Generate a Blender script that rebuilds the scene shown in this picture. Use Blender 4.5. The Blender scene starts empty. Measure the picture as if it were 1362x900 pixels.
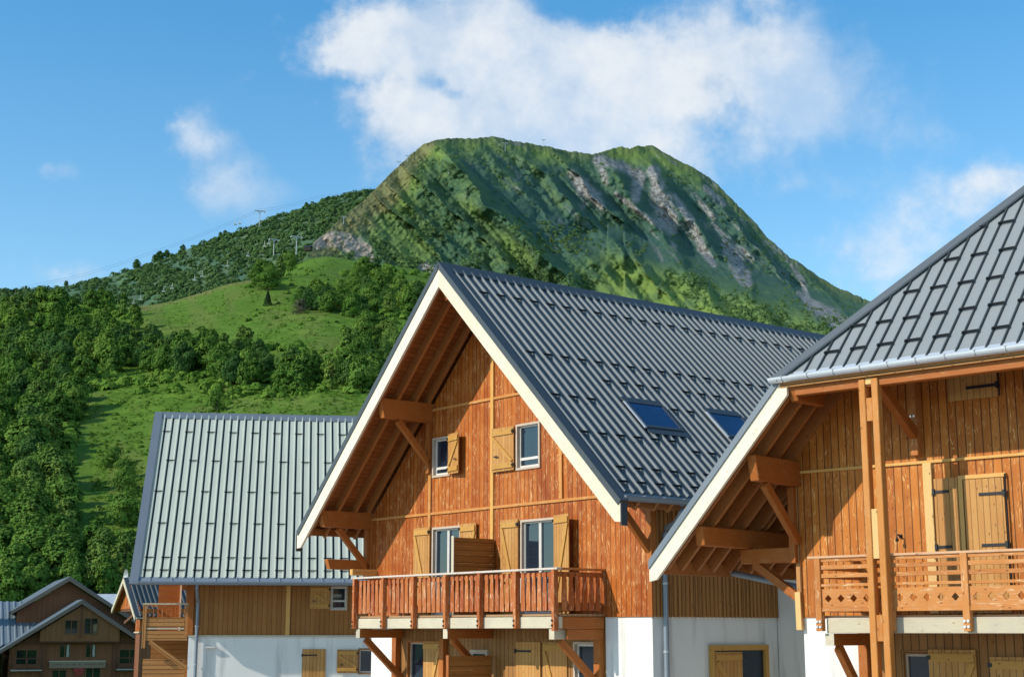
import bpy, math, random
import numpy as np
from mathutils import Vector, Matrix
random.seed(7); rng = np.random.default_rng(11)
SC = bpy.context.scene
COL = SC.collection
H = 2.6                       # eye height above the village ground
F, PITCH, CX, CY = 1952.5, 0.1957, 681.0, 450.0

def ray(px, py):
    """direction of a photograph pixel, scaled to one metre forward"""
    x = (np.asarray(px, float) - CX) / F
    u = -(np.asarray(py, float) - CY) / F
    y = math.cos(PITCH) - u * math.sin(PITCH)
    z = math.sin(PITCH) + u * math.cos(PITCH)
    return x / y, z / y

def at(px, py, d):
    x, z = ray(px, py)
    return Vector((float(x) * d, d, float(z) * d + H))

# ------------------------------------------------------------------ tags
def tag(o, label=None, cat=None, group=None, kind=None):
    if label: o['label'] = label
    if cat: o['category'] = cat
    if group: o['group'] = group
    if kind: o['kind'] = kind
    return o

def empty(name, loc, rz=0.0):
    o = bpy.data.objects.new(name, None); COL.objects.link(o)
    o.location = loc; o.rotation_euler = (0, 0, rz); o.empty_display_size = .5
    return o

# ------------------------------------------------------------------ mesh builder
class MB:
    S = 1.0; DZ = 0.0
    def __init__(s):
        s.v = []; s.f = []; s.uv = []; s.smooth = False; s.cur = 0; s.mi = []
    def face(s, pts, uvs=None):
        i = len(s.v); s.v += [tuple(p) for p in pts]
        s.f.append(tuple(range(i, i + len(pts))))
        if uvs is None: uvs = auto_uv(pts)
        s.uv += list(uvs); s.mi.append(s.cur)
    def box(s, x0, x1, y0, y1, z0, z1, grain=None):
        d = [abs(x1 - x0), abs(y1 - y0), abs(z1 - z0)]
        g = d.index(max(d)) if grain is None else grain
        ro = (random.uniform(0, 50), random.uniform(0, 50))
        c = [(x, y, z) for z in (z0, z1) for y in (y0, y1) for x in (x0, x1)]
        for q in ((0, 2, 3, 1), (4, 5, 7, 6), (0, 1, 5, 4), (2, 6, 7, 3), (0, 4, 6, 2), (1, 3, 7, 5)):
            P = [c[k] for k in q]
            s.face(P, s._uv(P, g, ro))
    def _uv(s, P, g, ro):
        ax = [a for a in range(3) if a != g and max(p[a] for p in P) - min(p[a] for p in P) > 1e-7]
        if len(ax) == 1: return [(p[ax[0]] + ro[0], p[g] + ro[1]) for p in P]
        a, b = [a for a in range(3) if a != g]
        return [(p[a] + ro[0], p[b] + ro[1]) for p in P]
    def beam(s, a, b, w, h, up=(0, 0, 1), cut0=0, cut1=0):
        """rectangular timber from a to b; cut = how far the lower edge is cut back at each end"""
        a, b, up = Vector(a), Vector(b), Vector(up)
        d = (b - a); L = d.length; d.normalize()
        sd = d.cross(up); sd.normalize(); u2 = sd.cross(d)
        c = []
        for t, base, sg, cut in ((0, a, 1, cut0), (L, b, -1, cut1)):
            for hh in (-.5, .5):
                for ww in (-.5, .5):
                    off = sg * cut if hh < 0 else 0
                    c.append(base + d * off + sd * (ww * w) + u2 * (hh * h))
        ro = (random.uniform(0, 50), random.uniform(0, 50))
        for q in ((0, 1, 5, 4), (2, 6, 7, 3), (0, 4, 6, 2), (1, 3, 7, 5), (0, 2, 3, 1), (4, 5, 7, 6)):
            P = [c[k] for k in q]
            uv = []
            for p in P:
                r = p - a
                uv.append((r.dot(sd) + r.dot(u2) * 1.01 + ro[0], r.dot(d) + ro[1]))
            s.face(P, uv)
    def tube(s, pts, r, n=8, caps=True):
        pts = [Vector(p) for p in pts]
        rings = []
        for i, p in enumerate(pts):
            d = (pts[min(i + 1, len(pts) - 1)] - pts[max(i - 1, 0)]).normalized()
            a = Vector((0, 0, 1)) if abs(d.z) < .9 else Vector((1, 0, 0))
            x = d.cross(a).normalized(); y = d.cross(x)
            rr = r[i] if isinstance(r, (list, tuple)) else r
            rings.append([p + x * (rr * math.cos(2 * math.pi * k / n)) + y * (rr * math.sin(2 * math.pi * k / n)) for k in range(n)])
        for i in range(len(rings) - 1):
            for k in range(n):
                k2 = (k + 1) % n
                s.face([rings[i][k], rings[i][k2], rings[i + 1][k2], rings[i + 1][k]])
        if caps:
            s.face(rings[0][::-1]); s.face(rings[-1])
    def extrude(s, prof, a, b):
        """closed profile (list of 3-D offsets) swept from a to b, capped"""
        a, b = Vector(a), Vector(b); n = len(prof)
        P0 = [a + Vector(p) for p in prof]; P1 = [b + Vector(p) for p in prof]
        for k in range(n):
            k2 = (k + 1) % n
            s.face([P0[k], P0[k2], P1[k2], P1[k]])
        s.face(P0[::-1]); s.face(P1)
    def build(s, name, mat, parent=None, bevel=0.0, smooth=False, label=None, kind=None, weld=False, mat2=None):
        me = bpy.data.meshes.new(name)
        S, DZ = MB.S, MB.DZ
        me.from_pydata([(p[0] * S, p[1] * S, p[2] * S + DZ) for p in s.v], [], s.f)
        uvl = me.uv_layers.new(name='UVMap')
        flat = np.array(s.uv, dtype=np.float32).ravel() * S
        uvl.data.foreach_set('uv', flat)
        me.materials.append(mat)
        if mat2: me.materials.append(mat2); me.polygons.foreach_set('material_index', s.mi)
        if weld or bevel or smooth:
            import bmesh
            bm = bmesh.new(); bm.from_mesh(me)
            bmesh.ops.remove_doubles(bm, verts=bm.verts, dist=1e-5)
            bm.normal_update(); bm.to_mesh(me); bm.free()
        if smooth:
            for p in me.polygons: p.use_smooth = True
        o = bpy.data.objects.new(name, me); COL.objects.link(o)
        if parent is not None: o.parent = parent
        if bevel:
            m = o.modifiers.new('bevel', 'BEVEL'); m.width = bevel; m.segments = 1; m.limit_method = 'ANGLE'
        if label: o['label'] = label
        if kind: o['kind'] = kind
        return o

def auto_uv(P):
    P = [Vector(p) for p in P]
    n = (P[1] - P[0]).cross(P[2] - P[0])
    a = max(range(3), key=lambda k: abs(n[k]))
    i, j = [(1, 2), (0, 2), (0, 1)][a]
    return [(p[i], p[j]) for p in P]

def dup(o, parent, **loc):
    c = o.copy(); COL.objects.link(c); c.parent = parent
    for ch in o.children: dup(ch, c)
    return c

# ------------------------------------------------------------------ node helpers
class NT:
    def __init__(s, tree): s.t = tree
    def n(s, typ, props=None, **inp):
        nd = s.t.nodes.new(typ)
        for k, v in (props or {}).items(): setattr(nd, k, v)
        for k, v in inp.items():
            key = int(k[1:]) if k[0] == 'i' and k[1:].isdigit() else k.replace('_', ' ')
            s.set(nd.inputs[key], v)
        return nd
    def set(s, sock, v):
        if isinstance(v, bpy.types.NodeSocket): s.t.links.new(v, sock)
        elif isinstance(v, bpy.types.Node): s.t.links.new(v.outputs[0], sock)
        else:
            if sock.type == 'RGBA' and len(v) == 3: v = (*v, 1)
            sock.default_value = v
    def m(s, op, a, b=0.0, c=0.0, clamp=False):
        nd = s.n('ShaderNodeMath', {'operation': op, 'use_clamp': clamp}, i0=a, i1=b)
        if op in ('MULTIPLY_ADD', 'COMPARE'): s.set(nd.inputs[2], c)
        return nd.outputs[0]
    def mix(s, f, a, b, blend='MIX'):
        nd = s.t.nodes.new('ShaderNodeMix'); nd.data_type = 'RGBA'; nd.blend_type = blend
        s.set(nd.inputs['Factor'], f); s.set(nd.inputs[6], a); s.set(nd.inputs[7], b)
        return nd.outputs[2]
    def ramp(s, v, a, b, lo=0.0, hi=1.0, smooth=True):
        nd = s.n('ShaderNodeMapRange', {'interpolation_type': 'SMOOTHSTEP' if smooth else 'LINEAR', 'clamp': True}, i0=v, i1=a, i2=b, i3=lo, i4=hi)
        return nd.outputs[0]
    def noise(s, vec, scale, detail=3, rough=.55, dim='3D', dist=0.0):
        nd = s.n('ShaderNodeTexNoise', {'noise_dimensions': dim}, Vector=vec, Scale=scale, Detail=detail, Roughness=rough, Distortion=dist)
        return nd.outputs[0]
    def xyz(s, x, y, z=0.0): return s.n('ShaderNodeCombineXYZ', None, i0=x, i1=y, i2=z).outputs[0]

def new_mat(name):
    m = bpy.data.materials.new(name); m.use_nodes = True
    t = m.node_tree; t.nodes.clear(); k = NT(t)
    out = t.nodes.new('ShaderNodeOutputMaterial')
    b = t.nodes.new('ShaderNodeBsdfPrincipled'); t.links.new(b.outputs[0], out.inputs[0])
    return m, k, b, out

def wood(name, c1, c2, pale=(.6, .38, .16), plank=.15, fleck=.5, groove=.75, rough=.6, dark=(.1, .03, .008), bump=.25, grey=0.0):
    """stained softwood: grain along V; plank = board width in metres (0: a single timber)"""
    m, k, b, out = new_mat(name)
    uv = k.n('ShaderNodeUVMap', {'uv_map': 'UVMap'}).outputs[0]
    sp = k.n('ShaderNodeSeparateXYZ', None, i0=uv); u, v = sp.outputs[0], sp.outputs[1]
    if plank:
        x = k.m('DIVIDE', u, plank); idx = k.m('FLOOR', x); fr = k.m('FRACT', x)
        edge = k.m('MINIMUM', fr, k.m('SUBTRACT', 1.0, fr))
        gr = k.ramp(edge, 0.01, .10, 1.0, 0.0)
        r = k.n('ShaderNodeTexWhiteNoise', {'noise_dimensions': '1D'}, W=idx).outputs[0]
    else:
        idx = 0.0; gr = 0.0
        r = k.n('ShaderNodeObjectInfo').outputs['Random']
    seed = k.m('MULTIPLY', r, 37.0)
    vec = k.xyz(k.m('MULTIPLY', u, 9.0), k.m('MULTIPLY', v, .8), seed)
    fine = k.noise(k.xyz(k.m('MULTIPLY', u, 70.0), k.m('MULTIPLY', v, 2.2), seed), 1.0, 3)
    body = k.noise(vec, 1.0, 3, .5, dist=.6)
    ring = k.m('ABSOLUTE', k.m('SUBTRACT', k.m('FRACT', k.m('MULTIPLY', body, 11.0)), .5))
    line = k.ramp(ring, .36, .5)
    big = k.noise(k.xyz(k.m('MULTIPLY', u, 1.3), k.m('MULTIPLY', v, .9), 3.0), 1.0, 3)
    wear = k.m('MULTIPLY', line, k.ramp(k.m('ADD', k.noise(k.xyz(k.m('MULTIPLY', u, 5.0), k.m('MULTIPLY', v, 3.0), 9.0), 1.0, 3), k.m('MULTIPLY', big, .35)), .54, .80), clamp=True)
    wear = k.m('MULTIPLY', wear, fleck, clamp=True)
    f = k.m('MULTIPLY_ADD', r, .75, k.m('MULTIPLY', k.m('SUBTRACT', fine, .25), .7), clamp=True)
    f = k.m('MULTIPLY_ADD', k.m('SUBTRACT', big, .5), .9, f, clamp=True)
    col = k.mix(f, c1, c2)
    col = k.mix(k.m('MULTIPLY', k.ramp(ring, .3, .5, 0.0, 1.0), .22), col, dark)
    vo = k.n('ShaderNodeTexVoronoi', {'voronoi_dimensions': '2D'}, Vector=k.xyz(k.m('MULTIPLY', u, 6.7), k.m('MULTIPLY_ADD', v, 3.2, seed)), Scale=1.0)
    kr = k.n('ShaderNodeSeparateXYZ', None, i0=vo.outputs['Color']).outputs[0]
    knot = k.m('MULTIPLY', k.ramp(vo.outputs['Distance'], .03, .11, .75, 0.0), k.ramp(kr, .55, .6))
    col = k.mix(knot, col, dark)
    col = k.mix(wear, col, pale)
    if grey:
        col = k.mix(k.m('MULTIPLY', k.ramp(big, .35, .75), grey), col, (.30, .29, .25))
    if plank: col = k.mix(k.m('MULTIPLY', gr, groove), col, tuple(c * .22 for c in dark))
    b.inputs['Roughness'].default_value = rough; b.inputs['Specular IOR Level'].default_value = .28
    k.set(b.inputs['Base Color'], col)
    hgt = k.m('MULTIPLY_ADD', gr, -1.0, k.m('MULTIPLY', fine, .35)) if plank else k.m('MULTIPLY', fine, .4)
    bp = k.n('ShaderNodeBump', None, Strength=bump, Distance=.012, Height=hgt)
    k.set(b.inputs['Normal'], bp)
    return m

def metal(name, col, rough=.42, metallic=0.25, var=.25, spec=.5):
    m, k, b, out = new_mat(name)
    tc = k.n('ShaderNodeTexCoord').outputs['Object']
    a = k.noise(tc, .7, 4); c = k.noise(tc, 9.0, 3)
    f = k.m('MULTIPLY_ADD', k.m('SUBTRACT', a, .5), var * 2, k.m('MULTIPLY_ADD', k.m('SUBTRACT', c, .5), var, 1.0))
    cc = k.mix(1.0, col, k.n('ShaderNodeCombineColor', None, i0=f, i1=f, i2=f), 'MULTIPLY')
    k.set(b.inputs['Base Color'], cc)
    b.inputs['Metallic'].default_value = metallic
    k.set(b.inputs['Roughness'], k.m('MULTIPLY_ADD', a, .2, rough - .1))
    b.inputs['Specular IOR Level'].default_value = spec
    return m

def plaster(name, col):
    m, k, b, out = new_mat(name)
    tc = k.n('ShaderNodeTexCoord').outputs['Object']
    n1 = k.noise(tc, .8, 4); n2 = k.noise(tc, 45.0, 3)
    st = k.noise(k.n('ShaderNodeVectorMath', {'operation': 'MULTIPLY'}, i0=tc, i1=(3.0, 3.0, .35)).outputs[0], 1.0, 4)
    f = k.m('MULTIPLY_ADD', k.m('SUBTRACT', n1, .5), .14, .96)
    f = k.m('MULTIPLY_ADD', k.ramp(st, .5, .75), -.26, f)
    cc = k.mix(1.0, col, k.n('ShaderNodeCombineColor', None, i0=f, i1=f, i2=k.m('MULTIPLY', f, .985)), 'MULTIPLY')
    k.set(b.inputs['Base Color'], cc); b.inputs['Roughness'].default_value = .9
    b.inputs['Specular IOR Level'].default_value = .2
    k.set(b.inputs['Normal'], k.n('ShaderNodeBump', None, Strength=.25, Distance=.006, Height=n2))
    return m

def simple(name, col, rough=.5, metallic=0.0, spec=.5, var=.15, scale=6.0):
    m, k, b, out = new_mat(name)
    tc = k.n('ShaderNodeTexCoord').outputs['Object']
    f = k.m('MULTIPLY_ADD', k.m('SUBTRACT', k.noise(tc, scale, 3), .5), var * 2, 1.0)
    cc = k.mix(1.0, col, k.n('ShaderNodeCombineColor', None, i0=f, i1=f, i2=f), 'MULTIPLY')
    k.set(b.inputs['Base Color'], cc); b.inputs['Roughness'].default_value = rough
    b.inputs['Metallic'].default_value = metallic; b.inputs['Specular IOR Level'].default_value = spec
    return m

def glass(name, col=(.015, .025, .035), ior=1.9):
    m, k, b, out = new_mat(name)
    tc = k.n('ShaderNodeTexCoord').outputs['Object']
    n = k.noise(tc, 1.5, 2)
    k.set(b.inputs['Base Color'], k.mix(n, tuple(c * .5 for c in col), tuple(c * 1.5 for c in col)))
    b.inputs['Roughness'].default_value = .03; b.inputs['IOR'].default_value = ior
    k.set(b.inputs['Normal'], k.n('ShaderNodeBump', None, Strength=.03, Distance=.01, Height=n))
    return m

M = dict(
    facade=wood('orange_stained_boards', (.27, .050, .003), (.47, .128, .013), (.74, .42, .17), .15, 1.0, .8),
    facade_b=wood('honey_stained_boards', (.34, .088, .007), (.54, .180, .024), (.76, .44, .15), .15, .9, .9),
    side=wood('brown_batten_boards', (.38, .165, .045), (.48, .225, .070), (.6, .4, .2), .12, .3, 1.0),
    side_c=wood('dull_brown_boards', (.27, .100, .018), (.36, .150, .034), (.4, .24, .1), .15, .3, .6),
    ground=wood('ground_floor_boards', (.27, .115, .03), (.36, .175, .055), (.5, .34, .16), .15, .3, .8),
    beam=wood('orange_timber', (.30, .078, .010), (.41, .13, .022), (.6, .36, .16), 0, .35),
    rafter=wood('rafter_timber', (.31, .10, .022), (.40, .15, .04), (.6, .36, .16), 0, .3),
    soffit=wood('soffit_boards', (.23, .065, .011), (.31, .10, .02), (.5, .26, .1), .14, .25, .7),
    cream=wood('pale_bargeboard', (.68, .59, .43), (.78, .70, .55), (.84, .79, .68), 0, .6, dark=(.42, .27, .12), rough=.75),
    cream_grey=wood('weathered_pale_timber', (.50, .44, .31), (.62, .55, .40), (.74, .68, .54), 0, .6, dark=(.30, .17, .08), rough=.85, grey=.5),
    trim_wood=wood('orange_trim', (.50, .20, .045), (.58, .26, .07), (.75, .5, .24), 0, .7),
    batten=wood('honey_batten', (.62, .32, .075), (.70, .40, .12), (.8, .58, .28), 0, .5),
    shutter=wood('honey_shutter_boards', (.44, .20, .052), (.54, .28, .082), (.66, .44, .18), .11, .55, .6),
    shutter_trim=wood('honey_shutter_ledges', (.46, .23, .045), (.56, .30, .075), (.70, .46, .18), 0, .5),
    baluster=wood('red_stained_slats', (.30, .055, .008), (.48, .15, .032), (.72, .46, .28), 0, 1.0),
    rail_p=wood('tan_handrail', (.50, .26, .13), (.62, .36, .20), (.74, .56, .4), 0, .6),
    post=wood('honey_timber_post', (.44, .15, .026), (.56, .23, .05), (.7, .45, .22), 0, .5),
    rail=wood('weathered_handrail', (.55, .46, .38), (.68, .60, .52), (.8, .74, .68), 0, .5, dark=(.3, .18, .12)),
    rail_b=wood('orange_balcony_rails', (.42, .14, .028), (.55, .22, .055), (.74, .52, .3), 0, .8),
    brown=wood('dark_brown_boards', (.205, .072, .030), (.26, .10, .044), (.16, .08, .04), .2, .3, .6),
    brown_beam=wood('dark_brown_timber', (.10, .038, .018), (.14, .055, .026), (.2, .1, .05), 0, .3),
    grey_board=wood('grey_brown_bargeboard', (.16, .12, .10), (.21, .16, .13), (.3, .24, .2), 0, .3),
    roof_a=metal('slate_blue_roof_metal', (.050, .068, .078), .42, .0, .12, .45), glint_rib_a=metal('painted_glint_roof_rib', (.20, .222, .23), .62, .0, .12, .12), shade_groove_c=metal('painted_rib_shade', (.035, .055, .055), .6, .0, .1, .2), rib_b=metal('grey_roof_seam', (.05, .06, .065), .5, .0, .1, .3),  # pale rib tone paints in sun glint; dark groove tone paints in rib shade
    roof_b=metal('mid_grey_roof_metal', (.245, .265, .272), .5, .0, .07, .4),
    roof_c=metal('pale_grey_green_roof_metal', (.47, .505, .43), .5, 0.0, .08, .4),
    roof_d=metal('grey_blue_roof_metal', (.17, .21, .235), .45, 0.1, .1, .5),
    trim_a=metal('dark_grey_flashing', (.052, .060, .066), .42, .1, .12),
    trim_c=metal('blue_grey_flashing', (.15, .18, .21), .45, .1, .12),
    gutter=metal('zinc_gutter', (.22, .26, .30), .45, .25, .12),
    gutter_b=metal('bright_zinc_gutter', (.62, .66, .70), .38, .35, .10),
    guard=metal('black_snow_guard', (.015, .018, .02), .5, 0.0, .1),
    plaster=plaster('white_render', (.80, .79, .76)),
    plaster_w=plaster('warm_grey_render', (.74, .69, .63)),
    glass=glass('window_glass', (.012, .022, .036), 1.6), sky_glass=glass('skylight_glass', (.008, .040, .125), 1.35),
    white=simple('white_window_frame', (.62, .59, .54), .45), frame=simple('weathered_window_frame', (.50, .40, .31), .6),
    iron=simple('black_ironwork', (.02, .02, .022), .45, .4), dark=simple('dark_interior', (.02, .016, .013), .9),
    bolt=simple('galvanised_bolt', (.62, .62, .62), .35, .7), grey_paint=simple('galvanised_steel', (.42, .44, .45), .45, .4),
    sign=simple('cream_sign_board', (.25, .175, .12), .7), red=simple('red_painted_emblem', (.30, .025, .02), .6),
    letter=simple('dark_sign_lettering', (.10, .05, .035), .7),
    deck=wood('balcony_deck', (.30, .17, .08), (.4, .25, .13), (.5, .4, .28), .14, .3),
)

# ------------------------------------------------------------------ building kit (all in the building's own frame: u across, w back, z from eye level)
def wall_sheet(mb, outline_top, u0, u1, zb, holes=(), w=0.0, extra=()):
    """upright board wall in the plane w; outline_top(u) gives its upper edge; holes = (u0,u1,z0,z1)"""
    xs = sorted(set([u0, u1] + [h[i] for h in holes for i in (0, 1) if u0 < h[i] < u1] + [e for e in extra if u0 < e < u1]))
    for a, b in zip(xs, xs[1:]):
        mid = (a + b) / 2
        hs = sorted([(h[2], h[3]) for h in holes if h[0] < mid < h[1]])
        z = zb
        for h0, h1 in hs:
            if h0 > z + 1e-6: mb.face([(a, w, z), (b, w, z), (b, w, h0), (a, w, h0)], [(a, z), (b, z), (b, h0), (a, h0)])
            z = max(z, h1)
        ta, tb = outline_top(a + 1e-9), outline_top(b - 1e-9)
        if max(ta, tb) > z + 1e-6: mb.face([(a, w, z), (b, w, z), (b, w, tb), (a, w, ta)], [(a, z), (b, z), (b, tb), (a, ta)])

def window(parent, u0, u1, z0, z1, w=0.0, mull=1, frame='white', outer='frame', transom=None, deep=.10, label=None, glassm='glass'):
    """timber-cased window: casing and sashes (window), reveal and pane as children"""
    t = .05
    c = MB()
    for a, b, e, f in ((u0, u0 + t, z0, z1), (u1 - t, u1, z0, z1), (u0 + t, u1 - t, z1 - t, z1), (u0 + t, u1 - t, z0, z0 + t)):
        c.box(a, b, w - .035, w + deep, e, f)
    o = c.build('window', M[outer], parent, label=label)
    s = MB(); st = .038
    a0, a1, b0, b1 = u0 + t, u1 - t, z0 + t, z1 - t
    n = mull + 1; wd = (a1 - a0) / n
    for i in range(n):
        x0, x1 = a0 + i * wd + .003, a0 + (i + 1) * wd - .003
        s.box(x0, x0 + st, w + deep - .06, w + deep - .01, b0, b1); s.box(x1 - st, x1, w + deep - .06, w + deep - .01, b0, b1)
        s.box(x0 + st, x1 - st, w + deep - .06, w + deep - .01, b0, b0 + st * 1.3); s.box(x0 + st, x1 - st, w + deep - .06, w + deep - .01, b1 - st, b1)
        if transom: s.box(x0 + st, x1 - st, w + deep - .06, w + deep - .01, transom - .03, transom + .03)
    s.build('sash', M[frame], o)
    p = MB(); p.face([(a0, w + deep - .025, b0), (a1, w + deep - .025, b0), (a1, w + deep - .025, b1), (a0, w + deep - .025, b1)])
    p.build('pane', M[glassm], o)
    return o

def shutter(parent, u0, u1, z0, z1, w, flip=False, ang=0.0, face=-1, ledges=True, straps=False, frame=False, hinge='l', label=None, name='shutter'):
    """board shutter with ledges and a diagonal brace; ang swings it about its hinge side"""
    L = abs(u1 - u0)
    root_u, sgn = (u0, 1) if hinge == 'l' else (u1, -1)
    ca, sa = math.cos(ang), math.sin(ang)
    def P(x, y, z):      # x along the leaf from the hinge, y out of the leaf
        return (root_u + sgn * (x * ca) + 0, w - x * sa + y * 1.0, z)
    def bx(mb, x0, x1, y0, y1, e0, e1, g):
        c = [P(x, y, z) for z in (e0, e1) for y in (y0, y1) for x in (x0, x1)]
        ro = (random.uniform(0, 30), random.uniform(0, 30))
        raw = [(x, y, z) for z in (e0, e1) for y in (y0, y1) for x in (x0, x1)]
        for q in ((0, 2, 3, 1), (4, 5, 7, 6), (0, 1, 5, 4), (2, 6, 7, 3), (0, 4, 6, 2), (1, 3, 7, 5)):
            uv = mb._uv([raw[i] for i in q], g, ro)
            pts = [c[i] for i in q]
            if sgn < 0: pts, uv = pts[::-1], uv[::-1]
            mb.face(pts, uv)
    b = MB(); bx(b, 0, L, -.015, .015, z0, z1, 2)
    o = b.build(name, M['shutter'], parent, label=label)
    if ledges:
        t = MB(); hh = z1 - z0; lw = .12
        bx(t, .02, L - .02, -.045, -.015, z1 - .06 - lw, z1 - .06, 0); bx(t, .02, L - .02, -.045, -.015, z0 + .06, z0 + .06 + lw, 0)
        x0, x1 = (.05, L - .05) if not flip else (L - .05, .05)
        za, zb2 = z1 - .07 - lw, z0 + .07 + lw
        d = Vector((x1 - x0, 0, zb2 - za)); d.normalize(); nn = Vector((d.z, 0, -d.x)) * .05
        A0, B0 = Vector((x0, 0, za)), Vector((x1, 0, zb2))
        pr = [A0 + nn, A0 - nn, B0 - nn, B0 + nn]
        for yy in (-.045,):
            f = [P(p.x, yy, min(max(p.z, zb2), za)) for p in pr]
            ro = random.uniform(0, 30); le = (B0 - A0).length
            t.face(f, [(ro, 0), (ro + .1, 0), (ro + .1, le), (ro, le)])
        for a, c in ((0, 3), (2, 1)):
            q = [pr[a], pr[c]]
            f = [P(q[0].x, -.045, min(max(q[0].z, zb2), za)), P(q[1].x, -.045, min(max(q[1].z, zb2), za)), P(q[1].x, -.015, min(max(q[1].z, zb2), za)), P(q[0].x, -.015, min(max(q[0].z, zb2), za))]
            t.face(f, [(0, 0), (0, le), (.03, le), (.03, 0)])
        t.build('ledge', M['shutter_trim'], o)
    if straps:
        for zz in (z0 + .18, z1 - .2) if straps is True else straps:
            i = MB(); bx(i, .0, L * .62, -.03, -.0155, zz - .022, zz + .022, 0); bx(i, -.025, .015, -.045, .0, zz - .05, zz + .05, 2)
            i.build('strap_hinge', M['iron'], o)
    else:
        i = MB()
        for zz in (z0 + .12, z1 - .12): bx(i, -.02, .05, -.052, -.0155, zz - .03, zz + .03, 2)
        bx(i, L * .68, L * .86, -.06, -.046, z0 + (z1 - z0) * .33, z0 + (z1 - z0) * .33 + .03, 2)
        i.build('shutter_fitting', M['iron'], o)
    return o

def rib_profile(w0, w1, sp, h=.042, first=.12, half=.045, top=.018, groove=0):
    pts = [(w0, 0.0)]; centres = []
    x = w0 + first
    while x < w1 - .06:
        pts += [(x - half, 0), (x - top, h), (x + top, h), (x + half, 0)]; pts += [(x + half + .004, -.03), (x + half + groove, -.03), (x + half + groove + .004, 0)] if groove else []; centres.append(x); x += sp
    pts.append((w1, 0.0)); return pts, centres

def roof_sheet(mb, prof, base, clip=None):
    """ribbed sheet: base(w, h, t) -> point, t 0 at eave, 1 at ridge; clip(w) -> (t0,t1)"""
    neg = min(p[1] for p in prof) < 0
    for (a, ha), (b, hb) in zip(prof, prof[1:]):
        ta, tb = clip(a) if clip else (0, 1), clip(b) if clip else (0, 1)
        pts = [base(a, ha, ta[0]), base(b, hb, tb[0]), base(b, hb, tb[1]), base(a, ha, ta[1])]
        mb.cur = 1 if (min(ha, hb) < 0 or (not neg and (ha > 0 or hb > 0))) else 0
        mb.face(pts, [(a, 0), (b, 0), (b, 1), (a, 1)]); mb.cur = 0

def guard_mesh(L=.25, name='snow_guard'):
    """bracket bar that bridges two ribs"""
    g = MB(); g.box(-L / 2 - .01, L / 2 + .01, -.008, .008, .048, .066)
    g.box(-L / 2 - .012, -L / 2 + .012, -.035, .02, .040, .056); g.box(L / 2 - .012, L / 2 + .012, -.035, .02, .040, .056)
    g.box(-L / 2 + .01, L / 2 - .01, -.005, .005, .018, .05)
    return g

def half_gutter(mb, a, b, r, n=8, t=.012, sag=0.0):
    """half-round trough from a to b (level), open side up"""
    a, b = Vector(a), Vector(b); d = (b - a).normalized(); sd = Vector((-d.y, d.x, 0))
    prof = []
    for k in range(n + 1): 
        an = math.pi + math.pi * k / n; prof.append(sd * (math.cos(an) * r) + Vector((0, 0, math.sin(an) * r)))
    for k in range(n, -1, -1):
        an = math.pi + math.pi * k / n; prof.append(sd * (math.cos(an) * (r - t)) + Vector((0, 0, math.sin(an) * (r - t) + .002)))
    m = len(prof)
    P0 = [a + p for p in prof]; P1 = [b + p for p in prof]
    for k in range(m): k2 = (k + 1) % m; mb.face([P0[k], P0[k2], P1[k2], P1[k]])
    for P in (P0, P1):
        c = [P[k] for k in range(n + 1)]; mb.face(c)

def rect_bracket_brace(mb, p_out, p_wall, w=.12, h=.14):
    mb.beam(p_out, p_wall, w, h)

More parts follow.
